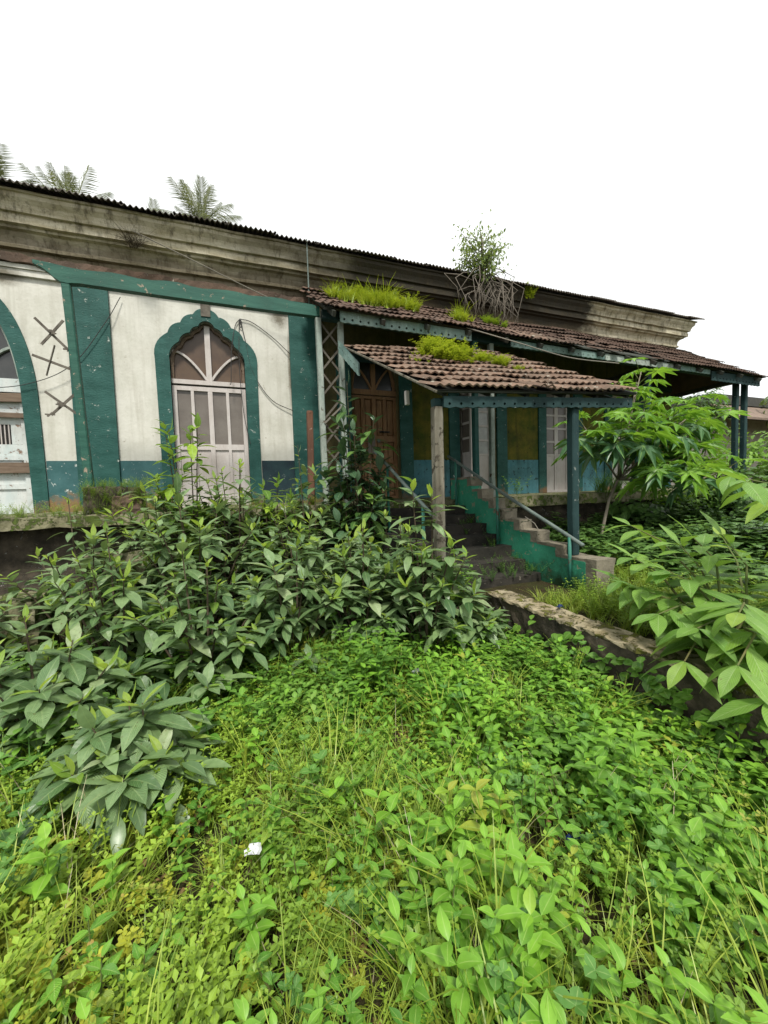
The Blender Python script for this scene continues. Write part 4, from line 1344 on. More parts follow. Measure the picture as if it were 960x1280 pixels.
def grass_proto(n=14, h=0.32, wd=0.006, spread=0.35, seed=0, segs=4):
    r = np.random.default_rng(seed)
    mp = Mass()
    for k in range(n):
        az, az2 = r.uniform(0, 6.28), r.uniform(0, 6.28)
        hh = h * r.uniform(0.5, 1.15)
        ln = spread * r.uniform(0.2, 1.4)
        base = np.array([math.cos(az2), math.sin(az2), 0]) * r.uniform(0, .03)
        side = np.array([-math.sin(az), math.cos(az), 0])
        v, uv = [], []
        for i in range(segs + 1):
            t = i / segs
            p = base + np.array([math.cos(az) * ln * hh * t ** 1.8, math.sin(az) * ln * hh * t ** 1.8, hh * (t - 0.28 * ln * t ** 3)])
            ww = wd * (1 - t) ** 0.7 * 0.5 + 0.0004
            v += [p - side * ww, p + side * ww]
            uv += [(0.1, t), (0.9, t)]
        f = [(2 * i, 2 * i + 1, 2 * i + 3, 2 * i + 2) for i in range(segs)]
        mp.add(np.array(v), np.array(f), np.array(uv), r.uniform(0, 1))
    return mp.arrays()

def sample(n, x0, x1, y0, y1, dens=None):
    p = np.stack([rng.uniform(x0, x1, n), rng.uniform(y0, y1, n)], -1)
    if dens is not None:
        p = p[rng.uniform(0, 1, n) < dens(p[:, 0], p[:, 1])]
    return p

def patch(x, y, k=1.0, ph=0.0):
    """0..1 slow variation over the garden, so that species grow in drifts"""
    return 0.5 + 0.25 * np.sin(2.3 * k * x + 1.1 * y * k + ph) + 0.25 * np.sin(1.7 * k * y - 2.9 * k * x + 2 * ph + 1)

def visible(x, y, margin=0.25):
    """keeps what the view cone (and a step to either side) can see"""
    dep = 0.3722 * x + 0.9264 * y
    lat = 0.9268 * x - 0.3743 * y
    return (dep > 0.25) & (np.abs(lat) < 1.08 * dep + 0.9 + margin)

def lay(protos, xy, name, mat, label, cat, sc=(0.7, 1.25), tilt_=0.25, rmean=None, zoff=0.0, hfun=None):
    xy = xy[visible(xy[:, 0], xy[:, 1])]
    z = ground_z(xy[:, 0], xy[:, 1]) + zoff
    if hfun is not None:
        z = z + hfun(xy[:, 0], xy[:, 1])
    n = len(xy)
    pos = np.column_stack([xy, z])
    r = rng.uniform(0.15, 0.85, n) if rmean is None else np.clip(rmean(xy[:, 0], xy[:, 1]) + rng.uniform(-.22, .22, n), 0, 1)
    ms = scatter(protos, pos, rng.uniform(0, 6.28, n), rng.uniform(sc[0], sc[1], n) * (0.72 + 0.56 * patch(xy[:, 0], xy[:, 1], 2.6, 0.7)), rng.normal(0, tilt_, (n, 2)) * 0.7, r)
    o = ms.build(name, mat)
    return tag(o, label, cat, kind='stuff')

# ---- ground cover in front of the shrubs
P_broad = [herb_proto(dict(L=0.066, W=0.033, rows=6, fold=0.3, droop=0.28, peak=0.43, tip=1.1), h=0.28, nodes=5, seed=s, top_scale=0.85) for s in range(4)]
P_small = [herb_proto(dict(L=0.032, W=0.019, rows=2, fold=0.2, droop=0.15, peak=0.45), h=0.26, nodes=7, per=3, seed=10 + s, branches=3) for s in range(4)]
P_clover = [herb_proto(dict(L=0.030, W=0.022, rows=3, fold=0.2, droop=0.2, peak=0.5), h=0.12, nodes=4, per=3, seed=20 + s, branches=3) for s in range(3)]
P_heart = [herb_proto(dict(L=0.06, W=0.06, rows=4, fold=0.15, droop=0.25, peak=0.4, heart=0.8), h=0.20, nodes=5, per=2, rise=0.2, seed=30 + s, branches=2) for s in range(4)]
P_grass = [grass_proto(seed=s, n=15, h=0.36, spread=0.6) for s in range(4)]
P_low = [grass_proto(seed=9 + s, n=16, h=0.16, wd=0.005, spread=0.9, segs=3) for s in range(3)]

def front(x, y):       # the garden in front of the low wall, not under the viewer's feet
    return ((x < 2.38) & (np.hypot(x, y) > 0.75) & (y < 5.6)).astype(float)
rightish = lambda x, y: sstep(-0.6, 0.9, x - 0.25 * y + 0.3 * np.sin(3 * y))
leftish = lambda x, y: 1 - sstep(-1.3, -0.2, x + 0.2 * (y - 1.5) + 0.2 * np.sin(4 * y))
bare = lambda x, y: 1.2 * np.exp(-(((x + 0.52) / 0.30) ** 2 + ((y - 1.60) / 0.16) ** 2)) + np.exp(-(((x + 1.05) / 0.2) ** 2 + ((y - 2.05) / 0.12) ** 2)) + 1.3 * np.exp(-(((x - 1.22) / 0.16) ** 2 + ((y - 1.22) / 0.16) ** 2))
under = lambda x, y: 1 - 0.75 * sstep(3.2, 3.7, y) * (x < 2.0)

lay(P_broad, sample(7200, -3.2, 2.4, 0.35, 5.2, lambda x, y: front(x, y) * (0.10 + 0.90 * rightish(x, y)) * under(x, y) * (1 - 0.9 * np.clip(bare(x, y), 0, 1)) * (0.45 + 0.55 * patch(x, y, 1.3))),
    'herb_undergrowth', 'lf_herb_s', 'bright green broad-leaved herbs carpeting the front garden', 'undergrowth', rmean=lambda x, y: 0.25 + 0.5 * patch(x, y, 2.0, 1.0))
lay(P_small, sample(5200, -3.4, 2.4, 0.35, 5.2, lambda x, y: front(x, y) * (0.25 + 0.6 * patch(x, y, 1.6, 2.0)) * (1 - 0.55 * rightish(x, y)) * under(x, y) * (1 - 0.9 * np.clip(bare(x, y), 0, 1))),
    'small_leaved_undergrowth', 'lf_small', 'feathery small-leaved green weeds among the grass', 'undergrowth', rmean=lambda x, y: 0.2 + 0.6 * patch(x, y, 1.5, 0.4))
lay(P_clover, sample(5200, -3.2, 1.2, 0.35, 3.4, lambda x, y: front(x, y) * (0.10 + 0.90 * leftish(x, y)) * (0.45 + 0.55 * patch(x, y, 2.2, 3.0)) * (1 - 0.7 * np.clip(bare(x, y), 0, 1))),
    'yellowing_undergrowth', 'lf_yellow', 'yellowing low leaves creeping over the brown soil', 'undergrowth', rmean=lambda x, y: 0.3 + 0.4 * patch(x, y, 3, 0.4))
lay(P_heart, sample(1100, 0.7, 2.42, 0.8, 4.2, lambda x, y: front(x, y) * sstep(1.0, 2.2, x + 0.15 * np.sin(5 * y))),
    'creeper_undergrowth', 'lf_vine', 'heart-leaved creeper along the foot of the low wall', 'undergrowth', rmean=lambda x, y: 0.3 + 0.4 * patch(x, y, 2, 0.4))
gband = lambda x, y: np.exp(-((x - 0.55 - 0.15 * (y - 2)) / 0.35) ** 2) + 0.9 * leftish(x, y) + 0.18 + 0.5 * sstep(0.95, 0.6, y)
lay(P_grass, sample(2100, -3.4, 2.4, 0.35, 4.4, lambda x, y: front(x, y) * np.clip(gband(x, y), 0, 1) * (0.3 + 0.7 * patch(x, y, 2.4, 5.0)) * under(x, y)),
    'tall_grass', 'lf_grass', 'tall thin grass blades growing through the weeds', 'grass', rmean=lambda x, y: 0.3 + 0.4 * patch(x, y, 1.8, 2.4))
lay(P_low, sample(3400, -3.4, 2.4, 0.35, 4.4, lambda x, y: front(x, y)),
    'short_grass', 'lf_grass', 'short green grass between the garden weeds', 'grass', rmean=lambda x, y: 0.25 + 0.4 * patch(x, y, 1.8, 2.4))
P_round = [herb_proto(dict(L=0.045, W=0.04, rows=4, fold=0.12, droop=0.15, peak=0.5), h=0.30, nodes=4, per=3, seed=50 + s, branches=2) for s in range(3)]
lay(P_round, sample(240, -2.2, 2.3, 0.5, 3.6, lambda x, y: front(x, y) * (patch(x, y, 3.1, 1.3) > 0.55)), 'blue_green_weeds', 'lf_blue', 'patches of bluish round-leaved weeds among the bright herbs', 'undergrowth')
P_dry = [grass_proto(seed=100 + s, n=2, h=0.30, wd=0.003, spread=1.1) for s in range(3)]
lay(P_dry, sample(300, -3.0, 2.3, 0.4, 3.6, front), 'dry_straw', 'lf_dry', 'pale dry grass stalks bent among the weeds', 'grass')
lay([herb_proto(dict(L=0.06, W=0.03, rows=3, fold=0.4, droop=0.6), h=0.03, nodes=2, per=2, seed=110 + s) for s in range(3)], sample(900, -3.0, 2.3, 0.4, 3.8, front), 'leaf_litter', 'lf_dead', 'brown dead leaves lying on the soil', 'leaf litter')
lay([herb_proto(dict(L=0.075, W=0.05, rows=5, fold=0.2, droop=0.3, peak=0.42), h=0.34, nodes=5, per=2, seed=120 + s, branches=2) for s in range(3)],
    sample(1300, -2.6, 2.2, 2.3, 4.0, lambda x, y: front(x, y) * (0.25 + 0.75 * patch(x, y, 1.9, 0.3)) * sstep(2.3, 3.0, y + 0.35 * np.sin(2.5 * x))), 'shrub_edge_undergrowth', 'lf_vine',
    'darker leafy weeds along the edge of the shrubs', 'undergrowth', rmean=lambda x, y: 0.2 + 0.5 * patch(x, y, 2, 0.4))
# ---- terrace behind the low wall
terr = lambda x, y: ((x > 2.85) & (y < 5.7) & ~((x > 1.9) & (x < 3.95) & (y > 3.1))).astype(float)
lay(P_small, sample(3600, 2.8, 13, 0.8, 5.7, lambda x, y: terr(x, y) * np.where(x < 5.5, 1.0, 0.35)),
    'terrace_undergrowth', 'lf_small', 'dense low green weeds on the terrace beside the steps', 'undergrowth', sc=(0.6, 1.1), rmean=lambda x, y: 0.15 + 0.5 * patch(x, y, 1.5, 0.4))
lay(P_low, sample(1500, 2.8, 6, 0.8, 4.0, terr), 'terrace_grass', 'lf_grass', 'short grass on the terrace behind the low wall', 'grass')
vh = lambda x, y: 0.30 * sstep(4.4, 6.5, x) * (0.6 + 0.4 * np.sin(1.4 * x + 2 * y)) + 0.30 * sstep(7, 9, x)
lay([herb_proto(dict(L=0.13, W=0.12, rows=4, fold=0.15, droop=0.3, peak=0.4, heart=0.8), h=0.30, nodes=5, per=2, rise=0.15, seed=40 + s, branches=3) for s in range(4)],
    sample(1900, 4.2, 14, 1.2, 5.75, lambda x, y: terr(x, y) * sstep(4.3, 5.2, x)), 'vine_cover', 'lf_vine_dark', 'dark heart-leaved vines smothering the ground beside the veranda', 'vines',
    hfun=vh, rmean=lambda x, y: 0.2 + 0.5 * patch(x, y, 1.0, 0.4))
# ---- weeds on the plinth ledge, on the steps
pl_xy = sample(260, -3.3, 1.6, 5.66, 6.0)
n = len(pl_xy)
ms = scatter(P_small, np.column_stack([pl_xy, np.full(n, FL)]), rng.uniform(0, 6.28, n), rng.uniform(0.25, 0.75, n), rng.normal(0, .3, (n, 2)), rng.uniform(.3, .8, n))
pl2 = np.column_stack([rng.uniform(-1.64, -0.85, 200), rng.uniform(5.74, 6.2, 200), np.full(200, 0.12)])
pl2[:120, 1] = rng.uniform(5.66, 5.76, 120)
pl2[:120, 2] = rng.uniform(FL - 0.05, 0.12, 120)
m2 = scatter(P_small, pl2, rng.uniform(0, 6.28, 200), rng.uniform(0.2, 0.6, 200), rng.normal(0, .3, (200, 2)), rng.uniform(.2, .7, 200))
ms.add(*m2.arrays())
tag(ms.build('ledge_weeds', 'lf_small'), 'small green weeds rooted along the mossy veranda edge', 'weeds', kind='stuff')
k = 130
sp = np.column_stack([rng.uniform(2.2, 3.66, k), rng.uniform(3.75, 5.2, k), np.zeros(k)])
sp[:, 2] = np.interp(sp[:, 1], [3.82, 4.1, 4.38, 4.66, 4.94, 5.22, 5.5], [-1.12, -1.12, -0.98, -0.84, -0.70, -0.56, -0.43])
sp = sp[(sp[:, 0] > 3.25) | (sp[:, 1] < 4.2)]
k = len(sp)
ms = scatter(P_small, sp, rng.uniform(0, 6.28, k), rng.uniform(0.35, 0.8, k), rng.normal(0, .3, (k, 2)), rng.uniform(.0, .5, k))
tag(ms.build('stair_weeds', 'lf_vine'), 'weeds spreading over the lower blackened steps', 'weeds', kind='stuff')
# creeper on the face of the low wall
k = 480
wl = np.column_stack([np.full(k, 2.505), rng.uniform(0.9, 3.4, k), rng.uniform(-1.6, -1.17, k) ** 1])
wl = wl[rng.uniform(0, 1, k) < np.clip(1.1 - (wl[:, 2] + 1.6) / 0.45, 0.08, 1)]
ms = Mass()
lv, lf, lu = leaf_arrays(L=0.075, W=0.07, rows=4, fold=0.15, droop=0.25, peak=0.4, heart=0.8)
for p in wl:
    for q in range(2):
        d = Vector((-0.6, random.uniform(-.7, .7), random.uniform(-.6, .3)))
        ms.add(xf(frame(p + rng.normal(0, .03, 3) * np.array([.3, 1, 1]) - np.array([0.02, 0, 0]), d, (-0.6, 0, 0.9), random.uniform(.6, 1.1)), lv), lf, lu, rng.uniform(.1, .8))
tag(ms.build('wall_creeper', 'lf_vine'), 'heart-leaved creeper hanging on the low wall face', 'creeper', kind='stuff')

# ---- single broad-leaved weeds close to the viewer, leaf by leaf
LEAF_H = [leaf_mesh('leaf', 'lf_herb', L=0.085, W=0.040, rows=8, fold=0.3, droop=0.25, peak=0.43, tip=1.15),
          leaf_mesh('leaf', 'lf_herb', L=0.075, W=0.040, rows=8, fold=0.2, droop=0.4, peak=0.45, tip=1.1)]
def weed(x, y, h, s, label, group, r):
    z = float(ground_z(x, y))
    t = thing('broadleaf_weed', label, 'weed', (x, y, z), group)
    az, ln = r.uniform(0, 6.28), r.uniform(0.05, 0.25)
    P = lambda u: Vector((x + math.cos(az) * ln * h * u * u, y + math.sin(az) * ln * h * u * u, z + h * u))
    MB().tube([P(0), P(.5), P(1)], [0.004, 0.0035, 0.002], 5).build('stem', 'stem', t)
    a0 = r.uniform(0, 6.28)
    for k in range(5):
        u = 0.4 + 0.15 * k
        a0 += math.pi / 2
        for q in range(2):
            a = a0 + q * math.pi + r.uniform(-.25, .25)
            rs = -0.05 + 0.55 * u * u + r.uniform(-.2, .2) + (0.4 if k == 4 else 0)
            d = (math.cos(a) * math.cos(rs), math.sin(a) * math.cos(rs), math.sin(rs))
            place('leaf', r.choice(LEAF_H), frame(P(u), d, (0, 0, 1), s * r.uniform(.8, 1.15) * (0.6 if k == 4 else 1)), t)
wr = random.Random(3)
for k in range(46):
    x, y = wr.uniform(-0.1, 2.2), wr.uniform(0.85, 2.0)
    weed(x, y, wr.uniform(0.22, 0.34), wr.uniform(0.62, 0.9), *((('broad-leaved bright green weed between the white scrap and the tall grass', 'broad-leaved weeds by the white scrap') if x < 0.6 else
          ('broad-leaved bright green weed around the dark blue scrap', 'broad-leaved weeds around the blue scrap') if x < 1.6 else
          ('broad-leaved bright green weed near the foot of the low wall', 'broad-leaved weeds by the low wall'))), wr)
for k in range(7):
    x, y = wr.uniform(-1.0, -0.2), wr.uniform(1.25, 1.5)
    weed(x, y, wr.uniform(0.15, 0.25), wr.uniform(0.7, 0.9), 'low round-leaved weed among the yellowing creepers', 'low weeds among the yellowing creepers', wr)

# ---- shrubs with long leaves in rosettes
LEAF_S = [leaf_mesh('leaf', 'lf_shrub', L=0.165, W=0.072, rows=7, fold=0.18, droop=0.30, peak=0.50, tip=0.9),
          leaf_mesh('leaf', 'lf_shrub', L=0.15, W=0.070, rows=7, fold=0.12, droop=0.55, peak=0.52, wave=0.01),
          leaf_mesh('leaf', 'lf_shrub', L=0.18, W=0.066, rows=7, fold=0.28, droop=0.18, peak=0.47, wave=0.008)]
LEAF_Y = [leaf_mesh('young_leaf', 'lf_shrub_young', L=0.13, W=0.043, rows=6, fold=0.35, droop=0.12, peak=0.45)]
LEAF_L = [leaf_mesh('leaf', 'lf_light', L=0.13, W=0.055, rows=6, fold=0.25, droop=0.25, peak=0.42)]
MIX = LEAF_S + LEAF_S[:1] + LEAF_L
FILL = leaf_arrays(L=0.15, W=0.055, rows=4, fold=0.2, droop=0.3, peak=0.47)

def shrub(x, y, h, rad, nb, label, sd, leaves=LEAF_S, young=LEAF_Y, fill=170, fillmat='lf_shrub_fill', lsize=1.38, per=12, name='shrub', group=None, twig='bark_dark', dome=0.55, zb=None, lean=(0, 0), cap=300):
    r = random.Random(sd)
    z = float(ground_z(x, y)) if zb is None else zb
    t = thing(name, label, 'shrub', (x, y, z), group)
    fm = Mass()
    cnt = 0
    for b in range(nb):
        # tips spread over a dome
        az = b * 2.39996 + r.uniform(-.3, .3)
        q = math.sqrt((b + 0.5) / nb)
        top = h * (1 - (1 - dome) * q * q) * r.uniform(0.66, 1.16)
        if b % 3 == 2:
            top *= r.uniform(0.45, 0.75)
        elif b % 7 == 1:
            top *= r.uniform(1.08, 1.25)       # a few sprigs stand above the rest
        tip = Vector((x + lean[0] + math.cos(az) * rad * q, y + lean[1] + math.sin(az) * rad * q, z + top))
        base = Vector((x + math.cos(az) * 0.05, y + math.sin(az) * 0.05, z - 0.02))
        mid = base.lerp(tip, 0.5) + Vector((0, 0, 0.12 * h))
        pts = [base, base.lerp(mid, .6), mid.lerp(tip, .25), mid.lerp(tip, .7), tip]
        MB().tube(pts, [0.012, 0.010, 0.007, 0.005, 0.003], 5).build('branch', twig, t)
        ax = (tip - mid).normalized()
        vig = r.uniform(0.68, 1.25)          # each branch has its own vigour
        a0 = r.uniform(0, 6.28)
        for k in range(per):
            u = k / per                      # 0 old leaf, 1 at the tip
            a0 += 2.39996
            el = -0.18 + 1.1 * u ** 1.3 + r.uniform(-.42, .42)
            pos = mid.lerp(tip, (0.30 + 0.70 * u) if b % 2 else (0.5 + 0.5 * u))
            side = Vector((math.cos(a0), math.sin(a0), 0))
            side = (side + Vector((r.uniform(-.35, .35), r.uniform(-.35, .35), 0))).normalized()
            d = side * math.cos(el) + (ax * 0.6 + Vector((0, 0, 0.5))) * math.sin(el) + ax * 0.15
            sc_ = lsize * vig * r.uniform(.7, 1.15) * (1.0 - 0.32 * u)
            if cnt < cap:
                me = r.choice(leaves)
                if young and u > 0.72 and r.random() < 0.8:
                    me = r.choice(young)
                place(me.name.split('.')[0], me, frame(pos, d, (0, 0, 1) if el < 0.9 else side, sc_), t)
                cnt += 1
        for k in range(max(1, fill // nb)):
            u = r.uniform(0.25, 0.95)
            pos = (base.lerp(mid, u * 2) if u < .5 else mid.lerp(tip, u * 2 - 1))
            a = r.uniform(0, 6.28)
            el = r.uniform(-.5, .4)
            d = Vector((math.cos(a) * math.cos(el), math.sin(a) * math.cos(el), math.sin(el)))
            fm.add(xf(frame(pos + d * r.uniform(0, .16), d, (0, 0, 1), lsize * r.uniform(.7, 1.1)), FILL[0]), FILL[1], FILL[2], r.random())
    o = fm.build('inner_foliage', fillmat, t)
    o['kind'] = 'stuff'
    return t
shr = 'long-leaved green shrub '
shrub(1.78, 4.05, 1.12, 0.60, 24, shr + 'behind the pale porch post', 101, leaves=MIX)
shrub(1.66, 3.15, 1.42, 0.50, 24, shr + 'in front of the pale porch post', 113, leaves=MIX)
shrub(2.02, 3.05, 0.62, 0.30, 16, shr + 'at the broken end of the low wall', 102)
shrub(1.15, 3.50, 1.35, 0.52, 24, shr + 'rising over the bright grass beside the porch', 114)
shrub(0.75, 4.35, 1.42, 0.80, 25, shr + 'below the rusty pipe stub', 103, leaves=MIX)
shrub(0.50, 3.60, 1.02, 0.60, 25, shr + 'with large leaves over the bright grass', 104)
shrub(-0.30, 4.35, 1.40, 0.80, 25, shr + 'under the white scalloped door', 105)
shrub(-0.25, 3.40, 0.98, 0.62, 25, shr + 'whose lowest leaves hang into the weeds', 106, leaves=MIX)
shrub(-0.85, 3.75, 1.10, 0.60, 25, shr + 'below the mossy slab', 115, leaves=MIX)
shrub(-1.25, 4.35, 1.25, 0.75, 25, shr + 'below the mossy pillar base', 107)
shrub(-0.52, 2.38, 0.52, 0.36, 20, shr + 'standing out into the yellowing grass', 108)
shrub(-2.05, 3.70, 1.02, 0.62, 25, shr + 'in front of the boarded left door', 109)
shrub(-1.55, 3.05, 0.70, 0.50, 24, shr + 'low at the foot of the mossy ledge', 110, leaves=MIX)
shrub(-1.10, 2.95, 0.68, 0.45, 22, shr + 'between mossy ledge and yellowing grass', 117)
shrub(0.10, 5.05, 1.98, 0.70, 24, shr + 'tallest against the plinth', 111)
shrub(1.00, 5.05, 1.85, 0.55, 24, shr + 'between plinth and stair kerb', 112)
shrub(-0.75, 5.10, 1.55, 0.60, 24, shr + 'against the plinth beside the pillar base', 116, leaves=MIX)
# dark glossy shrub in front of the brown door
LEAF_D = [leaf_mesh('leaf', 'lf_dark', L=0.19, W=0.075, rows=7, fold=0.2, droop=0.2, peak=0.56),
          leaf_mesh('leaf', 'lf_dark', L=0.17, W=0.075, rows=7, fold=0.15, droop=0.35, peak=0.58)]
shrub(1.64, 5.00, 2.50, 0.46, 25, 'tall dark glossy shrub with paddle leaves before the brown door', 120, leaves=LEAF_D, young=LEAF_D, fill=260, per=12, name='glossy_shrub', dome=0.70, lsize=1.95, fillmat='lf_vine_dark')
# slender bright sapling before the white door
shrub(-0.42, 5.20, 2.40, 0.42, 18, 'slender bright green sapling reaching up before the white door', 121, leaves=LEAF_L, young=None, fill=90, fillmat='lf_small', per=14, name='sapling', dome=0.62, lsize=1.85)
shrub(0.55, 5.28, 1.80, 0.45, 16, 'bright leafy sapling under the dark painted dado', 122, leaves=LEAF_L, young=None, fill=90, fillmat='lf_small', per=14, name='sapling', dome=0.62, lsize=1.85)

# ---- plant with big ribbed leaves by the near end of the low wall
LEAF_R = [leaf_mesh('leaf', 'lf_big', L=0.28, W=0.112, rows=9, fold=0.15, droop=0.30, peak=0.48, across=5, wave=0.006),
          leaf_mesh('leaf', 'lf_big', L=0.25, W=0.108, rows=9, fold=0.2, droop=0.5, peak=0.5, across=5, wave=0.008),
          leaf_mesh('leaf', 'lf_big', L=0.30, W=0.108, rows=9, fold=0.12, droop=0.15, peak=0.46, across=5, wave=0.006)]
rp = random.Random(77)
big = thing('ribbed_leaf_plant', 'plant with large ribbed hanging leaves leaning over the low wall', 'plant', (3.05, 1.55, TZ))
def ribbed_branch(pts, n, spread, s=1.0, hang=0.25):
    n += 2
    P = [Vector(p) for p in pts]
    MB().tube(P, [0.012 - 0.008 * i / (len(P) - 1) for i in range(len(P))], 6).build('branch', 'stem', big)
    seg = []
    for k in range(n):
        u = 0.22 + 0.78 * k / max(1, n - 1)
        f_ = u * (len(P) - 1)
        i = min(int(f_), len(P) - 2)
        pos = P[i].lerp(P[i + 1], f_ - i)
        ax = (P[i + 1] - P[i]).normalized()
        for sgn in (-1, 1):
            sd_ = ax.cross(Vector((0, 0, 1)))
            sd_ = sd_.normalized() if sd_.length > 0.2 else Vector((math.cos(k * 1.6), math.sin(k * 1.6), 0))
            if k % 2 and spread:
                sd_ = (sd_ + Vector((rp.uniform(-1, 1), rp.uniform(-1, 1), 0)) * spread).normalized()
            d = sd_ * sgn + ax * rp.uniform(.2, .7) + Vector((0, 0, rp.uniform(-.1, .35) - hang))
            place('leaf', rp.choice(LEAF_R), frame(pos, d, (0, 0, 1), s * 1.28 * rp.uniform(.7, 1.08) * (1 - 0.25 * u)), big)
    d = (P[-1] - P[-2]).normalized() + Vector((0, 0, 0.15))
    place('leaf', LEAF_R[2], frame(P[-1], d, (0, 0, 1), s * 0.75), big)
B = (3.05, 1.55, TZ)
ribbed_branch([B, (2.98, 1.65, -1.0), (2.82, 1.75, -0.82), (2.68, 1.85, -0.76)], 4, 0.5)
ribbed_branch([B, (3.05, 1.75, -0.95), (3.02, 1.95, -0.70), (2.95, 2.1, -0.60)], 4, 0.5)
ribbed_branch([B, (3.15, 1.65, -0.9), (3.25, 1.8, -0.66), (3.25, 1.95, -0.50)], 5, 0.5)
ribbed_branch([B, (3.2, 1.5, -0.9), (3.3, 1.55, -0.6), (3.3, 1.7, -0.40)], 5, 0.5)
ribbed_branch([B, (2.9, 1.45, -0.95), (2.7, 1.42, -0.85), (2.5, 1.40, -0.86)], 4, 0.4, hang=0.45)
ribbed_branch([B, (2.85, 1.35, -0.9), (2.65, 1.2, -0.85), (2.45, 1.18, -0.98)], 3, 0.4, hang=0.6)
ribbed_branch([B, (3.4, 1.6, -0.9), (3.7, 1.8, -0.65), (3.9, 2.0, -0.5)], 4, 0.5)
ribbed_branch([B, (3.3, 1.8, -0.8), (3.4, 2.2, -0.5), (3.45, 2.5, -0.4)], 5, 0.5)
ribbed_branch([B, (2.95, 1.5, -0.9), (2.85, 1.62, -0.68), (2.72, 1.72, -0.60)], 5, 0.8)
ribbed_branch([B, (3.1, 1.6, -0.8), (3.05, 1.6, -0.55), (2.98, 1.7, -0.40)], 5, 0.8)
ribbed_branch([B, (3.3, 1.4, -1.0), (3.5, 1.4, -0.8), (3.6, 1.5, -0.75)], 5, 0.8)
ribbed_branch([B, (2.95, 1.3, -1.0), (2.85, 1.2, -0.9), (2.75, 1.15, -0.9)], 4, 0.8, hang=0.5)
ribbed_branch([B, (2.9, 1.6, -0.9), (2.7, 1.6, -0.80), (2.5, 1.62, -0.84)], 4, 0.6, hang=0.4)
ribbed_branch([B, (2.8, 1.5, -1.0), (2.6, 1.45, -0.95), (2.42, 1.42, -1.05)], 3, 0.6, hang=0.5)
ribbed_branch([B, (2.9, 1.9, -0.9), (2.85, 2.0, -0.8), (2.8, 2.1, -0.76)], 3, 0.6, hang=0.3)
ribbed_branch([B, (2.8, 1.3, -1.0), (2.6, 1.15, -1.0), (2.45, 1.05, -1.1)], 3, 0.6, hang=0.5)
ribbed_branch([B, (2.9, 1.4, -0.85), (2.75, 1.3, -0.72), (2.6, 1.25, -0.74)], 4, 0.6, hang=0.4)
# a second one just outside, whose shoots reach in from the right
big2 = thing('ribbed_leaf_plant', 'tall ribbed-leaf plant beside the leaning one, shoots hanging at eye height', 'plant', (3.25, 1.05, TZ))
_b = big
big = big2
ribbed_branch([(3.25, 1.05, TZ), (3.3, 1.15, -0.6), (3.1, 1.25, -0.12), (2.85, 1.35, -0.02)], 5, 0.4, hang=0.5)
ribbed_branch([(3.25, 1.05, TZ), (3.4, 1.2, -0.5), (3.4, 1.45, -0.05), (3.3, 1.65, 0.02)], 5, 0.5, hang=0.5)
ribbed_branch([(3.25, 1.05, TZ), (3.3, 1.0, -0.8), (3.1, 1.0, -0.5), (2.9, 1.05, -0.42)], 4, 0.5, hang=0.4)

# ---- palmate-leaved tree beside the porch
def palmate_mesh(name, mat, R=0.32, lobes_=8, droop=0.25):
    v, f, uv = [(0, 0, 0)], [], [(0.5, 0)]
    angs = np.linspace(-2.5, 2.5, lobes_)
    ring = []
    for i, a in enumerate(angs):
        L = R * (1 - 0.38 * (abs(a) / 2.5) ** 1.4)
        da = 2.5 / (lobes_ - 1)
        for (aa, rr_, kind) in ((a - da * 1.0, 0.34, 0), (a - da * 0.55, 0.62, 1), (a, 1.0, 2), (a + da * 0.55, 0.62, 1)):
            rad_ = L * rr_
            ring.append((math.sin(aa) * rad_, math.cos(aa) * rad_, -droop * rad_ * rad_ / R + (0.02 if kind == 1 else 0)))
            uv.append((0.5 if kind == 2 else 0.25, rr_))
        # midpoint of the lobe's rib
    a = angs[-1] + 2.5 / (lobes_ - 1)
    ring.append((math.sin(a) * 0.2 * R, math.cos(a) * 0.2 * R, 0))
    uv.append((0.3, 0.3))
    v += ring
    for i in range(lobes_):
        k = 1 + 4 * i
        f += [(0, k, k + 1, k + 2), (0, k + 2, k + 3, k + 4)]
    me = bpy.data.meshes.new(name)
    me.from_pydata(v, [], [q[::-1] for q in f])
    l = me.uv_layers.new(name='UVMap')
    for lp in me.loops:
        l.data[lp.index].uv = uv[lp.vertex_index]
    me.materials.append(M[mat])
    return me
PAL = [palmate_mesh('leaf', 'lf_palmate', 0.34, 8, 0.25), palmate_mesh('leaf', 'lf_palmate', 0.30, 9, 0.45), palmate_mesh('leaf', 'lf_palmate_dark', 0.33, 8, 0.55)]
pp = thing('palmate_tree', 'young tree with large bright palmate leaves beside the porch', 'tree', (5.95, 4.85, TZ))
pr_ = random.Random(31)
trunk = [Vector(p) for p in ((5.95, 4.85, TZ), (6.02, 4.86, -0.8), (6.2, 4.88, -0.3), (6.45, 4.9, 0.05))]
MB().tube(trunk, [0.030, 0.027, 0.024, 0.022], 8).build('trunk', 'bark', pp, smooth=True)
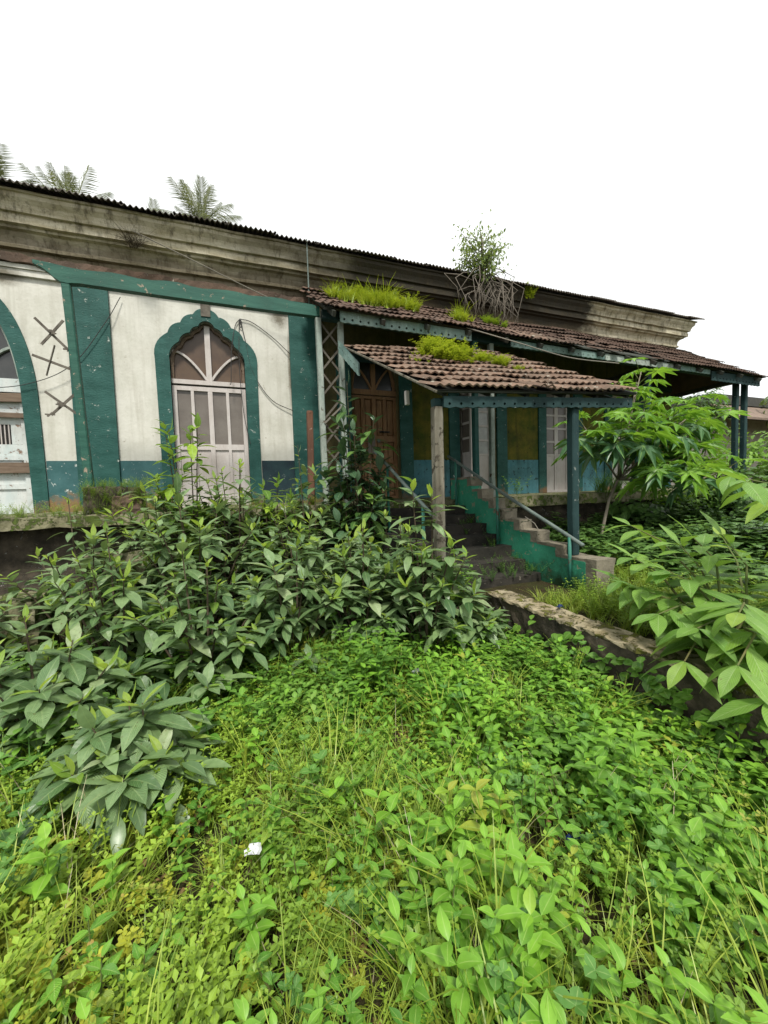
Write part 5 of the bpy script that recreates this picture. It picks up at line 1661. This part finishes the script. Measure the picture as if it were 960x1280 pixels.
heads = [((6.45, 4.9, 0.05), (6.9, 4.6, 0.6), (7.15, 4.4, 1.1)), ((6.45, 4.9, 0.05), (6.55, 4.8, 0.9), (6.6, 4.6, 1.85)), ((6.45, 4.9, 0.05), (7.2, 5.0, 0.7), (7.8, 5.0, 1.05)),
         ((6.45, 4.9, 0.05), (6.1, 4.6, 0.5), (5.85, 4.4, 0.82)), ((6.45, 4.9, 0.05), (7.4, 4.7, 0.4), (8.2, 4.6, 0.75)), ((6.45, 4.9, 0.05), (7.0, 5.1, 1.1), (7.2, 5.1, 1.85)),
         ((6.45, 4.9, 0.05), (6.9, 4.5, 0.25), (7.2, 4.2, 0.45)), ((6.45, 4.9, 0.05), (7.3, 4.5, 0.9), (7.9, 4.4, 1.3)), ((6.45, 4.9, 0.05), (6.3, 4.5, 0.7), (6.25, 4.3, 1.15)),
         ((6.45, 4.9, 0.05), (7.6, 4.6, 0.5), (8.5, 4.5, 1.15)), ((6.45, 4.9, 0.05), (5.9, 4.85, 0.6), (5.5, 4.8, 0.95)), ((6.45, 4.9, 0.05), (7.5, 4.2, 0.0), (8.0, 4.0, 0.2)), ((6.45, 4.9, 0.05), (6.6, 4.3, 0.1), (6.8, 4.0, 0.1))]
for h3 in heads:
    P = [Vector(p) for p in h3]
    MB().tube([P[0], P[0].lerp(P[1], .6) + Vector((0, 0, -0.03)), P[1], P[2]], [0.019, 0.016, 0.013, 0.008], 6).build('limb', 'bark', pp, smooth=True)
    for k in range(13):
        u = k / 13
        a = k * 2.39996 + pr_.uniform(-.3, .3)
        pos = P[1].lerp(P[2], 0.1 + 0.9 * u)
        el = -0.25 + 1.2 * u * u + pr_.uniform(-.2, .2)
        pd = Vector((math.cos(a) * math.cos(el), math.sin(a) * math.cos(el), math.sin(el)))
        ln = pr_.uniform(.25, .48) * (1 - 0.35 * u)
        end = pos + pd * ln + Vector((0, 0, 0.03))
        lf_ = place('leaf', PAL[2] if (u < 0.35 and pr_.random() < 0.6) else PAL[pr_.randrange(2)], frame(end, pd * Vector((1, 1, 0.3)) + Vector((0, 0, -0.35 + 0.35 * u + pr_.uniform(-.35, .25))), (pr_.uniform(-.4, .4), pr_.uniform(-.6, .2), 1), pr_.uniform(1.05, 1.55) * (1 - 0.4 * u)), pp)
        MB().tube([pos, pos.lerp(end, .5) + Vector((0, 0, .02)), end], [0.006, 0.005, 0.004], 4).build('petiole', 'stem', pp)

# ---- bushes massed on the right
def bush(x, y, z, rx, rz, n, label, sd, L=0.12, W=0.06, mat='lf_bush', name='bush', group=None, heart=0.0):
    r = np.random.default_rng(sd)
    t = thing(name, label, 'bush', (x, y, float(ground_z(x, y))), group)
    la = leaf_arrays(L=L, W=W, rows=3, fold=0.2, droop=0.3, peak=0.45, heart=heart)
    ms = Mass()
    nb = 26
    cl = r.normal(0, 1, (nb, 3)); cl /= np.linalg.norm(cl, axis=1)[:, None]
    cl[:, 2] = np.abs(cl[:, 2]) * 0.9 - 0.15
    cl *= r.uniform(.55, 1.0, (nb, 1))
    cen = np.array([x, y, z]) + cl * np.array([rx, rx, rz])
    for k in range(n):
        c = cen[r.integers(nb)]
        q = r.normal(0, 1, 3); q /= np.linalg.norm(q)
        p = c + q * np.array([rx, rx, rz]) * 0.30 * r.uniform(.5, 1)
        out = p - np.array([x, y, z - 0.3 * rz]); out /= np.linalg.norm(out)
        d = np.cross(out, r.normal(0, 1, 3)); d = d / np.linalg.norm(d) + np.array([0, 0, -0.35]) + out * 0.3
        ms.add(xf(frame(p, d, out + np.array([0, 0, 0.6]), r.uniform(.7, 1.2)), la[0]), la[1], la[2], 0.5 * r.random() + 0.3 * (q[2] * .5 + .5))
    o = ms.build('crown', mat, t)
    o['kind'] = 'stuff'
    tz = float(ground_z(x, y))
    for k in range(3):
        e = cen[k]
        MB().tube([(x, y, tz - .05), tuple((np.array([x, y, tz]) + e) / 2 + np.array([0, 0, .1])), tuple(e)], [0.03, 0.022, 0.01], 5).build('branch', 'bark_dark', t)
    return t
bush(9.2, 4.4, -0.65, 1.1, 0.95, 900, 'vine-covered bush right beside the palmate tree', 201, L=0.15, W=0.12, heart=0.7, mat='lf_vine_dark')
bush(11.2, 4.9, -0.45, 1.2, 1.05, 900, 'dense bush below the far pair of veranda posts', 202, L=0.15, W=0.11, heart=0.7, mat='lf_vine_dark')
bush(10.4, 3.2, -0.8, 1.2, 0.85, 900, 'broad creeper mound in the middle of the terrace', 203, L=0.15, W=0.12, heart=0.7)
bush(13.3, 4.6, 0.1, 1.3, 1.5, 1100, 'tall light green bush just past the far veranda posts', 204, L=0.16, W=0.08)
bush(13.0, 6.9, 0.2, 0.9, 1.2, 600, 'bush growing behind the far veranda posts', 205, L=0.16, W=0.08)
bush(15.5, 6.5, 0.5, 1.7, 1.9, 1100, 'large bush before the distant neighbour house', 206, L=0.2, W=0.10)
bush(17.5, 4.5, 0.6, 2.0, 1.9, 1100, 'wide pale green bush at the end of the terrace', 207, L=0.2, W=0.10)
bush(7.6, 2.2, -0.95, 0.9, 0.45, 600, 'low creeper mound nearest to the ribbed-leaf plants', 208, L=0.12, W=0.10, heart=0.7)
bush(9.0, 2.6, -0.85, 1.0, 0.6, 700, 'rounded creeper mound with small heart leaves behind the ribbed plants', 209, L=0.13, W=0.11, heart=0.7)
bush(18.0, 10.2, 2.0, 1.2, 2.6, 900, 'dark upright conifer-like tree behind the veranda end', 210, L=0.3, W=0.10, mat='lf_vine_dark', name='dark_tree')
bush(27, 9.5, 3.0, 2.6, 2.4, 1000, 'pale hazy tree crown beside the distant slab roof', 211, L=0.4, W=0.18, mat='lf_tree', name='far_tree')
bush(8.3, 5.0, -0.55, 0.7, 0.7, 450, 'leafy bush tucked against the plinth behind the palmate tree', 212, L=0.14, W=0.06)

bush(12.3, 3.9, -0.2, 1.2, 1.2, 1100, 'leafy mound of creepers between terrace and far veranda posts', 213, L=0.15, W=0.11, heart=0.7)
bush(14.6, 3.6, 0.1, 1.4, 1.4, 1100, 'bright rounded bush beyond the leafy creeper mound', 214, L=0.17, W=0.09)
bush(7.4, 5.2, -0.75, 0.7, 0.5, 500, 'dark creeper bush filling the corner under the plinth ledge', 215, L=0.13, W=0.11, heart=0.7, mat='lf_vine_dark')

bush(16.0, 5.6, 0.9, 1.5, 1.6, 1100, 'dense light bush that hides the foot of the neighbour house', 216, L=0.18, W=0.10)
bush(15.0, 2.6, -0.1, 1.4, 1.2, 1000, 'bright creeper bush right of the terrace mounds', 217, L=0.16, W=0.10)

# fern-like plants standing on the veranda edge
def tuft(name, pts, protos, sc, mat, label, cat, group=None, tlt=0.3):
    pts = np.array(pts)
    n = len(pts)
    ms = scatter(protos, pts, rng.uniform(0, 6.28, n), rng.uniform(sc[0], sc[1], n), rng.normal(0, tlt, (n, 2)), rng.uniform(.2, .8, n))
    return tag(ms.build(name, mat, None, loc=tuple(pts[:, :3].min(0))), label, cat, group)
for (xa, xb, lab) in ((7.2, 7.9, 'arching fern clump on the veranda edge before the white glazed door'), (8.2, 9.0, 'arching fern clump on the veranda edge behind the palmate tree')):
    tuft('fern_clump', np.column_stack([rng.uniform(xa, xb, 26), rng.uniform(5.82, 6.0, 26), np.full(26, FL - 0.01)]), P_grass + P_broad[:1], (0.8, 1.6), 'lf_vine', lab, 'fern')
tuft('post_foot_weed', np.column_stack([rng.uniform(6.0, 6.25, 10), rng.uniform(6.9, 7.2, 10), np.full(10, FL)]), P_broad, (0.8, 1.4), 'lf_vine', 'small weed growing at the foot of the teal pilaster on the veranda', 'weed')

# ---- what grows on the roofs
def on_veranda(n, x0, x1, t0, t1):
    out = []
    cs = [(rng.uniform(x0, x1), rng.uniform(t0, t1)) for q in range(max(3, n // 11))]
    for k in range(n):
        c = cs[rng.integers(len(cs))]
        p = roof_pt(min(max(c[0] + rng.normal(0, .06), x0), x1), min(max(c[1] + rng.normal(0, .04), t0), t1))
        out.append((p.x, p.y, p.z + 0.02))
    return out
P_roof = [grass_proto(seed=60 + s, n=18, h=0.20, wd=0.010, spread=0.7, segs=3) for s in range(3)]
P_moss = [herb_proto(dict(L=0.035, W=0.02, rows=2, fold=0.2, droop=0.15), h=0.11, nodes=5, per=3, seed=70 + s, branches=4) for s in range(3)]
tuft('roof_grass', on_veranda(110, 1.85, 2.6, 0.35, 0.85), P_roof + P_moss, (0.7, 1.3), 'lf_roofgrass', 'bright grass clump at the left end of the veranda roof', 'grass')
tuft('roof_grass', on_veranda(240, 2.3, 3.6, 0.3, 0.9), P_moss + P_roof[:1], (0.8, 1.8), 'lf_roofgrass', 'largest bright grass clump on the veranda roof', 'grass')
tuft('roof_grass', on_veranda(80, 3.7, 4.5, 0.15, 0.6), P_moss + P_roof[:1], (0.7, 1.4), 'lf_roofgrass', 'mossy yellow-green clump on the veranda roof over the valance', 'grass')
tuft('roof_grass', on_veranda(26, 4.6, 5.2, 0.3, 0.7), P_moss, (0.8, 1.4), 'lf_small', 'small dark weed clump on the veranda roof by the root tangle', 'grass')
def on_porch(n, s0, s1, t0, t1):
    out = []
    cs = [(rng.uniform(s0, s1), rng.uniform(t0, t1)) for q in range(max(2, n // 9))]
    for k in range(n):
        c = cs[rng.integers(len(cs))]
        p = porch_pt(c[0] + rng.normal(0, .018), c[1] + rng.normal(0, .02))
        out.append((p.x, p.y, p.z + 0.03))
    return out
tuft('porch_moss', on_porch(190, 0.36, 0.60, 0.52, 0.92), P_moss, (0.9, 1.9), 'lf_roofgrass', 'large bright yellow-green fern clump on the porch tiles', 'grass')
tuft('porch_moss', on_porch(85, 0.58, 0.71, 0.45, 0.74), P_moss, (0.7, 1.2), 'lf_roofgrass', 'rounded yellow-green clump right of the large porch fern', 'grass')
tuft('porch_moss', on_porch(14, 0.68, 0.76, 0.36, 0.46), P_moss, (0.35, 0.6), 'lf_roofgrass', 'flat moss patch lower on the porch tiles', 'grass')
tuft('porch_moss', on_porch(10, 0.28, 0.36, 0.68, 0.76), P_moss, (0.35, 0.6), 'lf_roofgrass', 'small moss patch left of the large porch fern', 'grass')
tuft('porch_moss', on_porch(8, 0.20, 0.26, 0.5, 0.58), P_moss, (0.3, 0.5), 'lf_roofgrass', 'tiny moss patch near the left porch barge board', 'grass')
tuft('dry_stalks', on_porch(9, 0.50, 0.56, 0.85, 0.98), [grass_proto(seed=90, n=4, h=0.34, wd=0.004, spread=0.15)], (0.8, 1.3), 'lf_grass', 'a few dry upright stalks behind the porch fern', 'grass')
# weed on the cornice
tuft('cornice_weed', [(6.55 + rng.uniform(-.12, .12), FY - 0.44, 4.22 + rng.uniform(-.1, .18)) for k in range(26)], P_moss, (0.6, 1.3), 'lf_roofgrass', 'small yellow weed growing from the dark cornice', 'weed')
tuft('dry_nest', [(-1.12 + rng.uniform(-.1, .1), FY - 0.40, 3.86 + rng.uniform(-.05, .05)) for k in range(26)], [grass_proto(seed=95, n=10, h=0.2, wd=0.004, spread=2.2)], (0.6, 1.2), 'bark_dark',
     'dry tangled twigs caught on the left cornice', 'twigs', tlt=1.2)

# strangler sapling with bare roots over the veranda roof
rt = thing('roof_tree', 'leafy sapling on the cornice with a tangle of bare grey roots', 'tree', (5.2, 7.05, 3.55))
rr2 = random.Random(17)
MB().tube([(5.2, 7.05, 3.9), (5.22, 7.02, 4.3), (5.2, 7.0, 4.8), (5.18, 7.0, 5.2)], [0.045, 0.04, 0.03, 0.012], 7).build('trunk', 'root', rt, smooth=True)
for k in range(46):
    a = rr2.uniform(-1.3, 1.3)
    st_ = Vector((5.2 + 0.15 * math.sin(a) + rr2.uniform(-.2, .2), 7.0 - rr2.uniform(0, .12), rr2.uniform(3.95, 4.55)))
    rx = math.sin(a) * rr2.uniform(.1, .95)
    en = Vector((5.2 + rx + rr2.uniform(-.1, .1), rr2.uniform(6.5, 7.0), 0))
    tt = (en.y - EY) / (TY - EY)
    en.z = roof_pt(en.x, tt).z + rr2.uniform(0.02, 0.25 if abs(rx) > .4 else 0.08)
    m1 = st_.lerp(en, .4) + Vector((rx * .6 + rr2.uniform(-.15, .15), -rr2.uniform(.05, .3), rr2.uniform(-.1, .25)))
    m2 = st_.lerp(en, .75) + Vector((rx * .3 + rr2.uniform(-.16, .16), -rr2.uniform(.0, .25), rr2.uniform(-.08, .15)))
    MB().tube([st_, st_.lerp(m1, .5) + Vector((0, 0, .05)), m1, m2, en], [0.010, 0.009, 0.007, 0.006, 0.004], 5).build('root', 'root', rt, smooth=True)
ms = Mass()
tl = leaf_arrays(L=0.095, W=0.042, rows=3, fold=0.2, droop=0.3, peak=0.45)
for k in range(38):
    a, up_ = rr2.uniform(0, 6.28), rr2.uniform(-0.25, 1)
    b0 = Vector((5.2, 7.0, 4.35 + 0.7 * up_))
    ln = (0.36 + 0.5 * (1 - up_)) * rr2.uniform(.35, 1.15)
    tip = b0 + Vector((math.cos(a) * ln, math.sin(a) * ln * .6, rr2.uniform(.0, .5)))
    MB().tube([b0, b0.lerp(tip, .5) + Vector((0, 0, .04)), tip], [0.012, 0.008, 0.004], 5).build('branch', 'root', rt)
    for q in range(44):
        u = rr2.uniform(.25, 1.08)
        p = b0.lerp(tip, u) + Vector((rr2.gauss(0, .085), rr2.gauss(0, .085), rr2.gauss(0, .085)))
        d = Vector((rr2.uniform(-1, 1), rr2.uniform(-1, 1), rr2.uniform(-.9, .6)))
        ms.add(xf(frame(p, d, (rr2.uniform(-.5, .5), -.4, 1), rr2.uniform(.6, 1.15)), tl[0]), tl[1], tl[2], rr2.random())
o = ms.build('crown', 'lf_tree', rt)
o['kind'] = 'stuff'

# ---- coconut palms behind the roof
def frond_arrays(L, seed, droop):
    r = np.random.default_rng(seed)
    pts = []
    for i in range(9):
        t = i / 8
        pts.append(np.array([0, L * t * (1 - 0.18 * droop * t), L * (0.15 * t - droop * 0.55 * t * t)]))
    ms = Mass()
    for i in range(8):
        ms.add(*stem_arrays(pts[i], pts[i + 1], 0.03 * (1 - i / 9)), 0.9)
    for k in range(40):
        t = 0.12 + 0.88 * k / 40
        f_ = t * 8; i = min(int(f_), 7)
        p = pts[i] + (pts[i + 1] - pts[i]) * (f_ - i)
        ax = pts[i + 1] - pts[i]; ax /= np.linalg.norm(ax)
        ll = L * 0.27 * math.sin(math.pi * (0.12 + 0.85 * t)) ** 0.6 * r.uniform(.6, 1.15)
        for sg in (-1, 1):
            d = np.array([sg, 0, 0]) * 0.8 + ax * 0.75 + np.array([0, 0, -0.55 + r.uniform(-.35, .25)])
            d /= np.linalg.norm(d)
            wv = np.cross(d, np.array([0, 0, 1.])); wv = wv / np.linalg.norm(wv) * 0.020
            q1, q2 = p + d * ll * .5, p + d * ll + np.array([0, 0, -0.35 * ll])
            v = np.array([p - wv * .6, p + wv * .6, q1 + wv, q1 - wv, q2 + wv * .2, q2 - wv * .2])
            ms.add(v, np.array([(0, 1, 2, 3), (3, 2, 4, 5)]), np.array([(0.2, 0)] * 6, float), r.random())
    return ms.arrays()
FR = []
for k, dr in enumerate((0.1, 0.35, 0.7, 1.1)):
    v, f, uv, r_ = frond_arrays(3.4, 300 + k, dr)
    o = joined('frond', v, f, uv, r_, 'lf_palm')
    FR.append(o.data)
    COL.objects.unlink(o)
    bpy.data.objects.remove(o)
def palm(x, y, ztop, label, sd, n=26):
    r = random.Random(sd)
    zb = float(ground_z(x, y))
    t = thing('coconut_palm', label, 'palm tree', (x, y, zb), 'coconut palms behind the house')
    MB().tube([(x + .6, y, zb), (x + .35, y, zb + (ztop - zb) * .4), (x, y, ztop)], [0.22, 0.16, 0.13], 8).build('trunk', 'bark', t, smooth=True)
    for k in range(n):
        a = k * 2.39996 + r.uniform(-.2, .2)
        u = k / n
        el = 1.40 - 1.5 * u + r.uniform(-.18, .18)
        d = Vector((math.cos(a) * math.cos(el), math.sin(a) * math.cos(el), math.sin(el)))
        place('frond', FR[min(3, int(u * 4))], frame((x, y, ztop), d, (0, 0, 1), r.uniform(.72, .98)), t)
palm(-7.9, 30, 17.05, 'coconut palm with upright fronds rising behind the left roof', 1)
palm(-0.6, 30, 18.0, 'coconut palm with a round crown behind the roof above the white door', 2)
palm(-11.5, 30, 17.1, 'coconut palm half cut off at the far left end of the roof', 3)
palm(-4.0, 34, 18.3, 'coconut palm whose frond tips just clear the roof between two crowns', 4, n=9)

# ---- litter
def litter(x, y, z, s, mat, label, sd):
    r = random.Random(sd)
    n = 6
    v, f = [], []
    for i in range(n + 1):
        for j in range(n + 1):
            u, w_ = i / n - .5, j / n - .5
            v.append((x + u * s, y + w_ * s * .6 + r.uniform(-.1, .1) * s * .4, z + r.uniform(0, .35) * s + 0.5 * s * (0.3 - u * u - w_ * w_)))
    for i in range(n):
        for j in range(n):
            k = i * (n + 1) + j
            f.append((k, k + 1, k + n + 2, k + n + 1))
    o = mesh_obj('plastic_scrap', v, f, mat, None, (x, y, z))
    tag(o, label, 'litter')
litter(0.03, 1.58, -1.42, 0.065, 'litter', 'crumpled white plastic scrap lying in the foreground weeds', 1)
litter(1.25, 2.55, -1.36, 0.07, 'litter', 'white plastic scrap in the weeds nearer to the low wall', 2)
litter(2.72, 2.62, -1.10, 0.06, 'litter_blue', 'blue plastic scrap on top of the low wall', 3)
litter(1.30, 1.18, -1.52, 0.08, 'litter_blue', 'dark blue plastic scrap deep in the broad-leaved weeds', 4)
bpy.context.view_layer.update()
